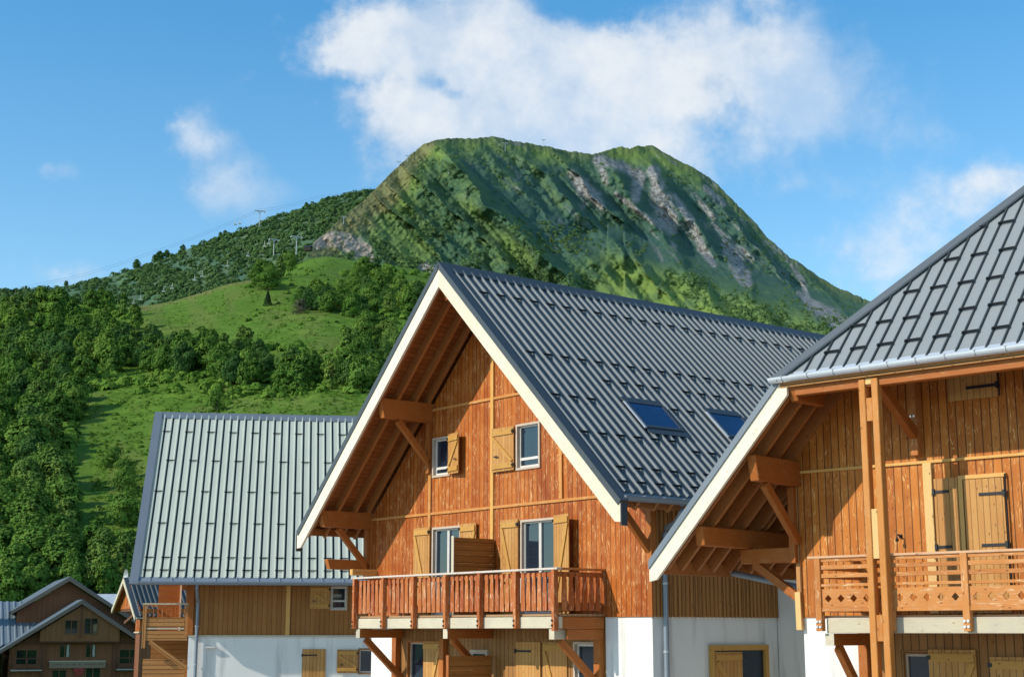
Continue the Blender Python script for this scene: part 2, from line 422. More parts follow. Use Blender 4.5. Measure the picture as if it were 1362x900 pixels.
# ================================================================== centre chalet
def build_centre():
    MB.S, MB.DZ = 1.0, H
    R = empty('chalet', (2.8156, 30.0, 0), -0.8938)
    tag(R, 'orange timber chalet in the middle with steep dark roof, two roof windows and slatted balcony', 'house')
    W, UC, ZR, K, OV, HALF = 10.24, -5.12, 8.27, .974, 1.64, 5.86
    LEN = 17.0
    top = lambda u: ZR - .42 - K * abs(u - UC)
    # ---- walls
    holes = [(-7.58, -6.85, 3.64, 4.61), (-4.32, -3.47, 3.55, 4.60), (-7.56, -6.40, .30, 2.43), (-4.16, -2.94, .30, 2.42)]
    mb = MB(); wall_sheet(mb, top, -W, 0, .26, holes, extra=(UC,)); mb.build('gable_cladding', M['facade'], R)
    mb = MB()
    wall_sheet(mb, lambda u: .26, -9.05, -1.42, -H, [(-8.56, -7.2, -2.4, -.27), (-4.36, -2.60, -2.4, -.25), (-2.40, -1.70, -2.4, -.27)], w=.03)
    mb.build('ground_floor_cladding', M['ground'], R)
    mb = MB()
    for a, b in ((-W + .03, -9.05), (-1.42, -.03)): mb.face([(a, .03, -H), (b, .03, -H), (b, .03, .26), (a, .03, .26)])
    mb.face([(-.03, .03, -H), (-.03, 3.78, -H), (-.03, 3.78, .26), (-.03, .03, .26)])
    mb.face([(-.03, 4.4, -H), (-.03, LEN - 1, -H), (-.03, LEN - 1, .26), (-.03, 4.4, .26)])
    mb.face([(-W + .03, LEN - 1, -H), (-W + .03, .03, -H), (-W + .03, .03, .26), (-W + .03, LEN - 1, .26)])
    mb.face([(-.03, LEN - 1, -H), (-W + .03, LEN - 1, -H), (-W + .03, LEN - 1, .26), (-.03, LEN - 1, .26)])
    mb.build('rendered_base', M['plaster'], R)
    mb = MB()
    # side wall boards and battens
    for u, sg in ((0, 1), (-W, -1)):
        q = [(u, 0, .26), (u, LEN - 1, .26), (u, LEN - 1, 2.78), (u, 0, 2.78)]
        mb.face(q, [(p[1], p[2]) for p in q])
    mb.face([(0, LEN - 1, .26), (-W, LEN - 1, .26), (-W, LEN - 1, 2.8), (UC, LEN - 1, 7.8), (0, LEN - 1, 2.8)])
    mb.face([(0, 0, .262), (0, LEN - 1, .262), (-.05, LEN - 1, .262), (-.05, 0, .262)])
    x = .02
    while x < 4.0:
        mb.box(0, .022, x, x + .035, .25, 2.75, 2); x += .12
    mb.build('side_cladding', M['side'], R)
    mb = MB(); mb.face([(-W, 0, .259), (0, 0, .259), (0, .03, .259), (-W, .03, .259)]); mb.build('cladding_edge', M['beam'], R)
    # link wall between this house and the next
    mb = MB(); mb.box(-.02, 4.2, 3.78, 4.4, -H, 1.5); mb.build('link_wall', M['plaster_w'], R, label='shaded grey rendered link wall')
    # ---- trims
    for z, a, b in ((2.77, -W, 0), (5.31, -W + 2.5, -2.5)):
        mb = MB(); mb.box(a + .02, b - .02, -.035, 0, z - .03, z + .03); mb.build('horizontal_trim', M['trim_wood'], R)
    for u, z0 in ((-7.68, .3), (-5.2, .3), (-2.76, 2.8)):
        mb = MB(); mb.box(u - .055, u + .055, -.045, 0, z0, top(u) - .05); mb.build('vertical_batten', M['batten' if u == -5.2 else 'trim_wood'], R, bevel=.006)
    for a, b in ((-.06, .045), (-W - .04, -W + .06)):
        mb = MB(); mb.box(a, b, -.04, 0, .26, 2.7, 2); mb.build('corner_board', M['beam'], R)
    # ---- windows and shutters
    window(R, -7.58, -6.85, 3.64, 4.61, mull=0, transom=3.86)
    shutter(R, -6.83, -6.30, 3.66, 4.63, -.09, ang=.16, hinge='l', flip=True, label='half open narrow shutter of the upper left window')
    window(R, -4.32, -3.47, 3.55, 4.60, mull=0, transom=3.80)
    shutter(R, -5.15, -4.35, 3.57, 4.58, -.06, hinge='r', flip=True)
    window(R, -7.56, -6.40, .30, 2.43, mull=1)
    shutter(R, -8.26, -7.60, .34, 2.45, -.06, hinge='r', flip=True)
    shutter(R, -6.36, -5.74, .34, 2.45, -.07, hinge='l', flip=True)
    window(R, -4.16, -2.94, .30, 2.42, mull=1)
    shutter(R, -4.82, -4.19, .34, 2.45, -.06, hinge='r', flip=True)
    shutter(R, -2.92, -2.26, .34, 2.45, -.09, ang=.2, hinge='l', flip=True, label='folding shutter standing off the wall beside the right balcony door')
    # ground floor openings
    window(R, -8.60, -7.2, -2.4, -.25, w=.03, mull=1, frame='frame', outer='beam')
    shutter(R, -7.86, -7.16, -2.38, -.27, -.02, hinge='r', label='ground floor shutter ajar over the left door')
    mb = MB(); mb.box(-4.40, -2.56, .028, .09, -2.42, -.20); mb.build('door_recess', M['ground'], R)
    shutter(R, -4.34, -3.50, -2.38, -.26, -.0, hinge='l', ledges=False, straps=(-.46, -2.1))
    shutter(R, -3.40, -2.62, -2.38, -.26, -.0, hinge='r', flip=True)
    window(R, -2.42, -1.68, -2.4, -.25, w=.03, mull=0, frame='white')
    window(R, -6.0, -5.35, -1.35, -.45, w=.0, mull=0, frame='frame', deep=.03)
    # side window in the shaded render
    side = MB()
    # ---- balcony
    bal = MB()
    bal.box(-9.0, -1.42, -1.22, -.0, .275, .32, 0)
    B = bal.build('balcony', M['deck'], R)
    mb = MB(); mb.box(-9.0, -1.42, -1.25, -1.15, .03, .262); mb.build('front_beam', M['cream_grey'], B, bevel=.008)
    mb = MB(); mb.box(-1.53, -1.43, -1.148, 0, .02, .26); mb.box(-1.515, -1.445, -1.0, 0, -.2, .015); mb.build('side_beam', M['beam'], B, bevel=.008)
    mb = MB(); mb.box(-8.99, -8.89, -1.148, 0, .02, .26); mb.build('side_beam', M['beam'], B, bevel=.008)
    for u in (-8.84, -5.28, -1.62):
        mb = MB(); mb.box(u - .08, u + .08, -1.27, 0, -.19, .018, 1); mb.build('cross_beam', M['cream_grey'] if u > -2 else M['beam'], B, bevel=.008)
        mb = MB(); mb.box(u - .082, u + .082, -1.275, -1.27, -.19, .018, 0); mb.build('beam_end', M['cream_grey'], B)
    for u, zb in ((-8.84, -1.15), (-5.9, -.75), (-1.62, -1.15)):
        mb = MB(); mb.beam((u if u != -5.9 else -5.3, -1.05, -.22), (u, -.0, zb), .11, .15); mb.build('brace', M['beam'], B, bevel=.008)
    hr = MB(); hr.box(-9.08, -1.36, -1.35, -1.21, 1.205, 1.25, 0); hr.build('handrail', M['rail'], B, bevel=.008)
    hr = MB(); hr.box(-1.50, -1.36, -1.208, 0, 1.205, 1.25, 1); hr.build('handrail', M['rail_b'], B, bevel=.008)
    hr = MB(); hr.box(-9.08, -8.94, -1.208, 0, 1.205, 1.25, 1); hr.build('handrail', M['rail_b'], B, bevel=.008)
    for z in (.50, 1.12):
        hr = MB(); hr.box(-8.98, -1.46, -1.255, -1.215, z - .05, z + .05, 0); hr.build('balcony_rail', M['baluster'], B)
        hr = MB(); hr.box(-1.50, -1.46, -1.20, -.02, z - .05, z + .05, 1); hr.build('balcony_rail', M['baluster'], B)
        hr = MB(); hr.box(-8.97, -8.93, -1.20, -.02, z - .05, z + .05, 1); hr.build('balcony_rail', M['baluster'], B)
    pu = [-8.93 + i * (7.46 / 6) for i in range(7)]
    for u in pu:
        mb = MB(); mb.box(u - .045, u + .045, -1.375, -1.255, .03 if u < -2 else -.02, 1.205, 2); po = mb.build('railing_post', M['baluster'], B, bevel=.006)
        for z in (.09, .19):
            bt = MB(); bt.tube([(u - .015, -1.374, z), (u - .015, -1.395, z)], .022, 8); bt.build('bolt', M['iron'], B)
    def slat(u, w, along):
        z0, z1 = .385 + random.uniform(-.006, .006), 1.165
        hb, ht = .068, .042
        pts = [(-hb, z0), (hb, z0), (hb, z0 + .27), (ht, z1), (-ht, z1), (-hb, z0 + .27)]
        mb = MB(); ro = random.uniform(0, 60); lean = random.uniform(-.004, .004)
        y0, y1 = -.012, .012
        def PP(p, y): return (u + p[0] + lean * p[1], w + y, p[1]) if along else (u + y, w + p[0] + lean * p[1], p[1])
        mb.face([PP(p, y0) for p in pts], [(p[0] + ro, p[1] + ro) for p in pts])
        mb.face([PP(p, y1) for p in pts][::-1], [(p[0] + ro, p[1] + ro) for p in pts][::-1])
        for i in range(6):
            a, b = pts[i], pts[(i + 1) % 6]
            mb.face([PP(b, y0), PP(a, y0), PP(a, y1), PP(b, y1)], [(ro, b[1]), (ro, a[1]), (ro + .02, a[1]), (ro + .02, b[1])])
        dd = .012 if along else 0
        cx = u if along else u + .012
        cy = w - .0125 if along else w
        n = 6
        for zz in (.50,):
            if along: mb.tube([(u, w - .012, zz), (u, w - .0135, zz)], .012, 6)
        return mb.build('baluster', M['baluster'], B)
    for i in range(6):
        for j in range(6):
            slat(pu[i] + (j + 1) * (7.46 / 6) / 7, -1.272, True)
    for j in range(6):
        slat(-1.444, -.16 - j * .185, False); 
        if j < 3: slat(-8.985, -.16 - j * .36, False)
    # privacy screens
    for z0, z1, u in ((.33, 2.05, -5.13), (-2.4, -.57, -5.2)):
        mb = MB()
        zz = z0
        while zz < z1 - .02:
            z2 = min(zz + .19, z1); mb.box(u - .02, u + .02, -1.19 if z0 > 0 else -1.25, -.04, zz + .004, z2, 1); zz = z2
        mb.build('privacy_screen', M['side_c'], B if z0 > 0 else R)
        mb = MB(); mb.box(u - .045, u + .045, -1.27 if z0 < 0 else -1.205, -1.19 if z0 > 0 else -1.25, z0, z1 + .02, 2); mb.build('screen_post', M['cream_grey'] if z0 > 0 else M['beam'], B if z0 > 0 else R)
    # ground posts
    for u in (-9.0, -7.03, -1.56):
        mb = MB(); mb.box(u - .09, u + .09, -.12, .025, -H, .02 if u != -7.03 else -.2); mb.build('wall_post', M['beam'], R, bevel=.008)
    # ---- roof
    nrm = 1 / math.sqrt(1 + K * K)
    prof, cen = rib_profile(-OV + .03, LEN, .25, first=.27, h=.045, half=.034, top=.015)
    def base(sg):
        def f(w, h, t):
            x = .06 + (HALF - .06 - .06) * (1 - t)
            return (UC + sg * (x + h * K * nrm), w, ZR - K * x + h * nrm)
        return f
    rm = MB()
    for sg in (1, -1): roof_sheet(rm, prof, base(sg))
    roof = rm.build('roof', M['roof_a'], R, mat2=M['glint_rib_a'])  # rib faces paler than the pans, sun glint put into the colour
    cap = MB()
    c = [(-.24, -.24 * K + .055), (0, .075), (.24, -.24 * K + .055), (.24, -.24 * K + .035), (0, .05), (-.24, -.24 * K + .035)]
    cap.extrude([(x, 0, z) for x, z in c], (UC, -OV - .04, ZR), (UC, LEN, ZR)); cap.build('ridge_cap', M['trim_a'], roof)
    for sg in (1, -1):
        # verge flashing, bargeboard
        v = MB()
        a = Vector((UC, 0, ZR)); b = Vector((UC + sg * (HALF + .16), 0, ZR - K * (HALF + .16)))
        n3 = Vector((sg * K * nrm, 0, nrm))
        for (w0, w1, h0, h1) in ((-OV - .03, -OV + .17, .012, .05), (-OV - .052, -OV - .031, -.075, .05)):
            pr = []
            P = [a + n3 * h0, b + n3 * h0, b + n3 * h1, a + n3 * h1]
            A = [p + Vector((0, w0, 0)) for p in P]; Bq = [p + Vector((0, w1, 0)) for p in P]
            for q in ((0, 1, 2, 3),): v.face([A[i] for i in q]); v.face([Bq[i] for i in q][::-1])
            for i in range(4): j = (i + 1) % 4; v.face([A[j], A[i], Bq[i], Bq[j]])
        v.build('verge_flashing', M['trim_a'], roof)
        bb = MB(); t0, t1 = .03, .52
        x0, x1 = 0.0, HALF + .17
        P = [(UC + sg * x0, ZR - K * x0 - t0), (UC + sg * x1, ZR - K * x1 - t0), (UC + sg * x1, ZR - K * x1 - t0 - .34), (UC + sg * (x1 - .17), ZR - K * (x1 - .17) - t1), (UC + sg * x0, ZR - K * x0 - t1)]
        ro = random.uniform(0, 20)
        def uvp(p): return ((p[1] + K * abs(p[0] - UC)) * .72 + ro, abs(p[0] - UC) * 1.4 + ro)
        bb.face([(p[0], -OV - .03, p[1]) for p in P], [uvp(p) for p in P]); bb.face([(p[0], -OV + .03, p[1]) for p in P][::-1], [uvp(p) for p in P][::-1])
        for i in range(len(P)):
            j = (i + 1) % len(P); bb.face([(P[j][0], -OV - .03, P[j][1]), (P[i][0], -OV - .03, P[i][1]), (P[i][0], -OV + .03, P[i][1]), (P[j][0], -OV + .03, P[j][1])])
        bb.build('bargeboard', M['cream'], roof)
        ec = MB(); xx = UC + sg * x1
        ec.box(min(xx + sg * .003, xx + sg * .03), max(xx + sg * .003, xx + sg * .03), -OV - .045, -OV + .12, ZR - K * x1 - .44, ZR - K * x1 - .0); ec.build('verge_end_cap', M['trim_a'], roof)
        # soffit boards
        so = MB(); x2 = HALF - .02
        q = [(UC, -OV + .03, ZR - .10), (UC + sg * x2, -OV + .03, ZR - .10 - K * x2), (UC + sg * x2, LEN, ZR - .10 - K * x2), (UC, LEN, ZR - .10)]
        so.face(q, [((p[0] - UC) * 1.39, p[1]) for p in q]); so.build('soffit', M['soffit'], roof)
        for w in (-1.50, -1.03, -.52, -.12, .6, 1.2, 1.8, 2.4, 3.0, 3.6):
            rf = MB(); rf.beam((UC + sg * .05, w, ZR - .24 - K * .05), (UC + sg * (HALF - .05), w, ZR - .24 - K * (HALF - .05)), .075, .20); rf.build('rafter', M['rafter'], roof)
        # purlins with braces
        for du, zt, hh, ww in ((2.56, 5.48, .48, .18), (5.18, 2.95, .42, .18)):
            u = UC + sg * du
            pm = MB(); pm.beam((u, -OV + .06, zt - hh / 2), (u, .0, zt - hh / 2), ww, hh, cut0=.13); pm.build('purlin', M['beam'], R, bevel=.012)
            br = MB(); br.beam((u, -1.0, zt - hh - .02), (u, -.06, zt - hh - 1.0), .12, .15); br.build('brace', M['beam'], R, bevel=.008)
            if du < 4:
                ps = MB(); ps.box(u - .06, u + .06, -.12, 0, zt - hh - 1.25, zt - hh, 2); ps.build('wall_post', M['beam'], R, bevel=.008)
        u = UC + sg * 5.2
        ps = MB(); ps.box(u - .08, u + .08, -.15, 0, 1.32, 2.53, 2); ps.build('corner_post', M['beam'], R, bevel=.008)
        if sg < 0:
            pm = MB(); pm.beam((u - .1, -1.25, 1.62), (u - .1, 0, 1.62), .16, .25, cut0=.08); pm.build('tie_beam', M['beam'], R, bevel=.01)
            pm = MB(); pm.beam((u + .3, -.75, 1.42), (u + .3, 0, 1.42), .13, .15); pm.build('tie_beam', M['batten'], R, bevel=.01)
    pm = MB(); pm.beam((UC, -OV + .1, ZR - .62), (UC, 0, ZR - .62), .18, .36, cut0=.12); pm.build('ridge_purlin', M['beam'], R, bevel=.012)
    # gutters
    for sg in (1, -1):
        gu = MB(); x = HALF + .05; u = UC + sg * x; zg = ZR - K * HALF - .015
        half_gutter(gu, (u, -OV + .14, zg), (u, LEN, zg), .105)
        fl = [(UC + sg * (HALF - .09), zg + .10), (UC + sg * (HALF + .0), zg - .02)]
        gu.face([(fl[0][0], -OV + .14, fl[0][1]), (fl[0][0], LEN, fl[0][1]), (fl[1][0], LEN, fl[1][1]), (fl[1][0], -OV + .14, fl[1][1])])
        g = gu.build('gutter', M['gutter'], R)
        fb = MB(); fb.box(*sorted((UC + sg * (HALF - .16), UC + sg * (HALF - .075))), -OV + .04, LEN, zg - .20, zg - .03, 1); fb.build('eaves_board', M['rafter'], roof)
        if sg > 0:
            for w in np.arange(-1.0, 5.0, .55):
                bk = MB(); bk.box(u - .11, u + .115, w, w + .03, zg + .004, zg + .012); bk.build('gutter_bracket', M['grey_paint'], g)
            dp = MB(); dp.tube([(u, .12, zg - .09), (u - .0, .12, zg - .22), (u - .25, .2, zg - .42), (u - .62, .28, zg - .52), (.1, .30, zg - .62), (.085, .30, zg - .85), (.085, .30, .05)], .055, 10)
            dp.tube([(.085, .30, .05), (.085, .30, -H)], .056, 10)
            d = dp.build('downpipe', M['gutter'], R, smooth=False)
            for z in (-.45, .9):
                cl = MB(); cl.tube([(.085, .30, z), (.085, .30, z + .04)], .068, 10); cl.build('pipe_clip', M['grey_paint'], d)
    # snow guards on the visible slope: bars across pairs of ribs
    gm = guard_mesh(.25)
    first = None; ng = 0
    an = math.atan(K)
    rest = MB()
    def put(w, xs):
        nonlocal first, ng
        # local: x along w, y up-slope, z normal
        z = ZR - K * xs; u = UC + xs
        if ng < 100:
            if first is None: first = gm.build('snow_guard', M['guard'], roof); o = first; first.data.transform(Matrix.Translation((0, 0, -H)))
            else: o = dup(first, roof)
            o.matrix_local = Matrix.Translation((u, w, z + H)) @ Matrix(((0, -math.cos(an), math.sin(an), 0), (1, 0, 0, 0), (0, math.sin(an), math.cos(an), 0), (0, 0, 0, 1)))
        else:
            for f in gm.f:
                P = []
                for i in f:
                    x, y, zz = gm.v[i]
                    P.append((u - y * math.cos(an) + zz * math.sin(an), w + x, z + y * math.sin(an) + zz * math.cos(an)))
                rest.face(P)
        ng += 1
    c0 = cen[0]
    mids = [c0 + .125 + .25 * i for i in range(60)]
    rows = [(4.45, [m for i, m in enumerate(mids) if i % 2 == 0 and m < 1.6]), (5.58, [m for i, m in enumerate(mids) if i % 2 == 0 and m < 3.2]), (5.24, [m for i, m in enumerate(mids) if i % 2 == 1 and m < 2.6]),
            (3.55, [m for i, m in enumerate(mids) if i % 2 == 0 and (m < .2 or 2.2 < m < 3.1 or 4.9 < m < 6)]), (4.67, [m for i, m in enumerate(mids) if i % 2 == 0 and 1.6 <= m < 3.6]),
            (2.96, [m for i, m in enumerate(mids) if i % 2 == 0 and (.5 < m < 2.3 or 3.1 < m < 5.0)]), (2.42, [m for i, m in enumerate(mids) if i % 2 == 1 and m < 8]), (.75, [m for i, m in enumerate(mids) if i % 2 == 1 and m < 12])]
    for xs, ms in rows:
        for m_ in ms: put(m_, xs)
    if rest.v: rest.build('snow_guard', M['guard'], roof, kind='stuff')
    # roof windows
    for w0 in (.89, 3.46):
        w1 = w0 + 1.02; xa, xb = 3.53, 4.10
        def RP(x, w, h): return (UC + x + h * K * nrm, w, ZR - K * x + h * nrm)
        fr = MB()
        def slab(x0, x1, a, b, h0, h1, mbx):
            P = [RP(x, w, h) for h in (h0, h1) for w in (a, b) for x in (x0, x1)]
            for q in ((0, 2, 3, 1), (4, 5, 7, 6), (0, 1, 5, 4), (2, 6, 7, 3), (0, 4, 6, 2), (1, 3, 7, 5)): mbx.face([P[i] for i in q])
        slab(xa - .07, xa, w0 - .07, w1 + .07, 0, .075, fr); slab(xb, xb + .06, w0 - .07, w1 + .07, 0, .07, fr)
        slab(xa, xb, w0 - .07, w0, 0, .072, fr); slab(xa, xb, w1, w1 + .07, 0, .072, fr)
        slab(xb + .06, xb + .20, w0 - .08, w1 + .1, .046, .05, fr); slab(xa - .16, xa - .07, w0 - .08, w1 + .08, .046, .05, fr)
        s = fr.build('roof_window', M['trim_a'], R)
        pn = MB(); pn.face([RP(xa, w0, .06), RP(xb, w0, .06), RP(xb, w1, .06), RP(xa, w1, .06)]); pn.build('pane', M['sky_glass'], s)
        fl = MB(); slab(xa - .02, xb + .08, w0 - .13, w0 - .072, .05, .07, fl); fl.build('side_flashing', M['gutter_b'], s)
    # side window with a half open shutter
    sw = MB()
    sw.box(-.02, .06, 1.62, 3.38, -1.75, -1.68); sw.box(-.02, .06, 1.62, 1.72, -1.68, -.42); sw.box(-.02, .06, 3.28, 3.38, -1.68, -.42); sw.box(-.02, .065, 1.62, 3.38, -.42, -.31)
    w_ = sw.build('window', M['shutter_trim'], R, label='ground floor window in the shaded side wall with its left shutter closed')
    pn = MB(); pn.face([(-.015, 1.72, -1.68), (-.015, 3.28, -1.68), (-.015, 3.28, -.42), (-.015, 1.72, -.42)]); pn.build('pane', M['glass'], w_)
    sh = MB(); sh.box(0, .045, 1.74, 2.56, -1.66, -.45, 2); s_ = sh.build('shutter', M['shutter'], R)
    sh = MB(); sh.box(.045, .07, 1.76, 2.54, -.62, -.50, 1); sh.beam((.058, 1.8, -.66), (.058, 2.5, -1.6), .025, .1, up=(0, 1, .4)); sh.build('ledge', M['shutter_trim'], s_)
    return R

# ================================================================== right chalet
def build_right():
    S = 1.06; MB.S, MB.DZ = S, H
    R = empty('chalet', (4.8393 * S, 25.0 * S, 0), -0.7534)
    tag(R, 'honey coloured chalet at the right edge with clipped grey hip roof and tall double post', 'house')
    K, OV, WD, LEN = 1.06, 1.5, 9.6, 14.0
    UC = WD / 2
    zl = lambda u: 3.88 + K * (u - .62) if u < UC else 3.88 + K * (WD - u - .62)        # left / right slope, top face
    zh = lambda w: 4.02 + K * (w + OV)                               # hip slope, top face
    hip0 = .62 + (4.02 - 3.88) / K
    topw = lambda u: min(zl(u), zh(0)) - .34
    kink = .62 + (zh(0) - 3.88) / K
    holes = [(1.84, 2.32, -2.3, -.36)]
    mb = MB()
    wall_sheet(mb, topw, 0, WD, .2, [], extra=(kink, WD - kink)); mb.build('gable_cladding', M['facade_b'], R)
    mb = MB(); wall_sheet(mb, lambda u: .2, 1.07, WD, -H / S, holes, w=.02); mb.build('ground_floor_cladding', M['ground'], R)
    mb = MB(); mb.face([(.03, .02, -H / S), (1.07, .02, -H / S), (1.07, .02, .2), (.03, .02, .2)])
    mb.face([(.03, LEN - 1, -H / S), (.03, .02, -H / S), (.03, .02, .2), (.03, LEN - 1, .2)]); mb.build('rendered_base', M['plaster'], R)
    mb = MB()
    for u in (0, WD):
        q = [(u, LEN - 1, .2), (u, 0, .2), (u, 0, 2.82), (u, LEN - 1, 2.82)]; mb.face(q, [(p[1], p[2]) for p in q])
    mb.face([(0, 0, .2), (.03, 0, .2), (.03, LEN - 1, .2), (0, LEN - 1, .2)])
    mb.face([(0, LEN - 1, -H / S), (WD, LEN - 1, -H / S), (WD, LEN - 1, 2.8), (UC, LEN - 1, 7.6), (0, LEN - 1, 2.8)])
    mb.build('side_cladding', M['side'], R)
    mb = MB(); mb.box(-.04, .05, -.04, 0, .06, 2.75, 2); mb.build('corner_board', M['side'], R)
    mb = MB(); mb.beam((-.01, -.03, .62), (.0, -.03, .0), .10, .10, up=(0, 1, 0)); mb.build('corner_block', M['pale_batten'], R)
    for z, a, b in ((2.62, 0, WD),):
        mb = MB(); mb.box(a, b, -.035, 0, z - .022, z + .022); mb.build('horizontal_trim', M['batten'], R)
    mb = MB(); mb.box(2.37, 2.52, -.05, 0, .25, 2.6, 2); mb.build('vertical_batten', M['pale_batten'], R, bevel=.006)
    # shutters over the balcony doors
    mb = MB(); mb.box(2.96, 3.03, -.045, 0, .25, 2.36, 2); mb.box(3.03, 3.74, -.045, 0, 2.30, 2.36, 0); mb.build('door_frame', M['batten'], R)
    shutter(R, 2.55, 2.95, .25, 2.34, -.03, hinge='l', ledges=False, straps=(1.27, 2.13))
    shutter(R, 3.05, 3.70, .25, 2.29, -.03, hinge='r', ledges=False, straps=(1.27, 2.05))
    shutter(R, 2.88, 3.70, 3.54, 4.6, -.03, hinge='r', ledges=False, straps=(3.72, 4.45), label='closed dark hatch shutter under the eaves')
    mb = MB(); mb.tube([(3.735, -.05, .3), (3.735, -.05, 2.34)], .014, 6); mb.tube([(3.735, -.05, 3.54), (3.735, -.05, 4.6)], .012, 6); mb.build('shutter_bar', M['iron'], R)
    shutter(R, 4.3, 4.9, .25, 2.3, -.03, hinge='l', ledges=False, straps=(1.27, 2.05)); shutter(R, 4.95, 5.55, .25, 2.3, -.03, hinge='r', ledges=False, straps=(1.27, 2.05))
    # ground floor door and shutters
    window(R, 1.80, 2.34, -2.3, -.32, w=.02, mull=0, frame='frame', outer='ground')
    shutter(R, 2.30, 3.08, -2.28, -.30, -.03, hinge='l', flip=True); shutter(R, 3.30, 4.05, -2.28, -.40, -.03, hinge='l', flip=True)
    # small wall lamp
    mb = MB(); mb.box(1.89, 1.93, -.03, 0, 1.44, 1.5); mb.tube([(1.91, -.03, 1.47), (1.91, -.12, 1.50), (1.91, -.13, 1.44)], .012, 6); mb.tube([(1.91, -.13, 1.44), (1.91, -.13, 1.41), (1.91, -.13, 1.38)], [.012, .03, .028], 8); mb.build('wall_lamp', M['iron'], R)
    # ---- balcony
    x0, x1 = 1.12, 9.0
    bal = MB(); bal.box(x0 - .02, x1, -1.2, 0, .18, .215, 0); B = bal.build('balcony', M['deck'], R)
    mb = MB(); mb.box(x0 + .12, x1, -1.25, -1.14, -.05, .168, 0); mb.build('front_beam', M['cream_grey'], B, bevel=.008)
    mb = MB(); mb.box(x0 + .1, x1, -1.249, -1.15, .17, .18, 0); mb.build('deck_edge', M['rail'], B)
    for u in (1.28, 4.9, 8.5):
        mb = MB(); mb.box(u - .075, u + .075, -1.24, 0, -.24, -.055, 1); mb.build('cross_beam', M['beam'], B, bevel=.008)
        mb = MB(); mb.box(u - .077, u + .077, -1.245, -1.24, -.24, -.055, 0); mb.build('beam_end', M['cream_grey'], B)
        mb = MB(); mb.beam((u, -1.0, -.26), (u - .1, .0, -1.25), .11, .14); mb.build('brace', M['beam'], B, bevel=.008)
    mb = MB(); mb.box(1.10, 1.26, -.10, .015, -H / S, .19); mb.build('wall_post', M['beam'], R, bevel=.008)
    hr = MB(); hr.box(1.0, x1, -1.36, -1.20, 1.09, 1.13, 0); hr.build('handrail', M['rail_p'], B, bevel=.008)
    hr = MB(); hr.box(1.0, 1.15, -1.198, 0, 1.09, 1.13, 1); hr.build('handrail', M['rail_b'], B, bevel=.008)
    ps = [1.17 + i * 1.225 for i in range(7)]
    for u in ps:
        mb = MB(); mb.box(u - .055, u + .055, -1.36, -1.255, -.02, 1.09, 2); po = mb.build('railing_post', M['rail_b'], B, bevel=.006)
        for du in (-.028, .028):
            for z in (.045, .125):
                bt = MB(); bt.tube([(u + du, -1.359, z), (u + du, -1.375, z)], .022, 8); bt.build('bolt', M['bolt'], B)
    for i in range(6):
        a, b = ps[i] + .056, ps[i + 1] - .056
        for z0, z1, d in ((1.035, 1.085, .03), (.92, .985, .03), (.79, .855, .03), (.655, .70, .05), (.275, .335, .05)):
            mb = MB(); mb.box(a, b, -1.32 - d / 2, -1.32 + d / 2, z0, z1, 0); mb.build('balcony_rail', M['rail_b'], B, bevel=.004)
        # cut-out panel
        mb = MB(); n = 5; cw = (b - a) / n; ro = random.uniform(0, 40); zc, r = .475, .062
        def uvs(P): return [(p[2] + ro, p[0] + ro) for p in P]
        for y, fl in ((-1.332, 1), (-1.308, -1)):
            for j in range(n):
                c = a + cw * (j + .5); L, Rr = a + cw * j, a + cw * (j + 1)
                D = [(c - r, y, zc), (c, y, zc - r), (c + r, y, zc), (c, y, zc + r)]
                Q = [(L, y, .337), (Rr, y, .337), (Rr, y, .62), (L, y, .62)]
                for P in ([Q[0], Q[1], D[1]], [Q[1], D[2], D[1]], [Q[1], Q[2], D[2]], [Q[2], D[3], D[2]], [Q[2], Q[3], D[3]], [Q[3], D[0], D[3]], [Q[3], Q[0], D[0]], [Q[0], D[1], D[0]]):
                    P = P if fl > 0 else P[::-1]; mb.face(P, uvs(P))
        for j in range(n):
            c = a + cw * (j + .5)
            D = [(c - r, zc), (c, zc - r), (c + r, zc), (c, zc + r)]
            for q in range(4):
                p, p2 = D[q], D[(q + 1) % 4]; mb.face([(p[0], -1.332, p[1]), (p[0], -1.308, p[1]), (p2[0], -1.308, p2[1]), (p2[0], -1.332, p2[1])])
        mb.face([(a, -1.332, .62), (b, -1.332, .62), (b, -1.308, .62), (a, -1.308, .62)])
        mb.build('balcony_panel', M['rail_b'], B)
    for z0, z1 in ((.92, .985), (.79, .855), (.275, .62)):
        mb = MB(); mb.box(1.13, 1.155, -1.25, -.02, z0, z1, 1); mb.build('balcony_rail', M['rail_b'], B)
    # ---- tall double post carrying the eaves
    tp = MB(); tp.box(2.125, 2.235, -1.50, -1.365, -H / S, 3.80, 2); tp.box(2.345, 2.455, -1.50, -1.365, -H / S, 3.80, 2)
    T = tp.build('double_post', M['post'], R, bevel=.01)
    for z0, z1, m_ in ((3.71, 3.81, 'pale_batten'), (3.14, 3.50, 'post'), (1.05, 1.80, 'pale_batten'), (-.17, .22, 'post'), (-2.2, -1.6, 'post')):
        mb = MB(); mb.box(2.238, 2.342, -1.485, -1.38, z0, z1, 2); mb.build('spacer_block', M[m_], T, bevel=.006)
    # bracket from the wall to the eaves
    wb = MB(); wb.box(2.24, 2.37, -.16, 0, 2.72, 3.92, 2); wb.build('wall_bracket', M['rail_b'], R, bevel=.01)
    mb = MB(); mb.beam((2.305, -1.25, 3.80), (2.305, -.12, 3.05), .13, .17); mb.build('brace', M['beam'], R, bevel=.01)
    mb = MB(); mb.box(2.24, 2.37, -1.36, 0, 3.93, 4.05, 1); mb.build('tie_beam', M['beam'], R, bevel=.01)
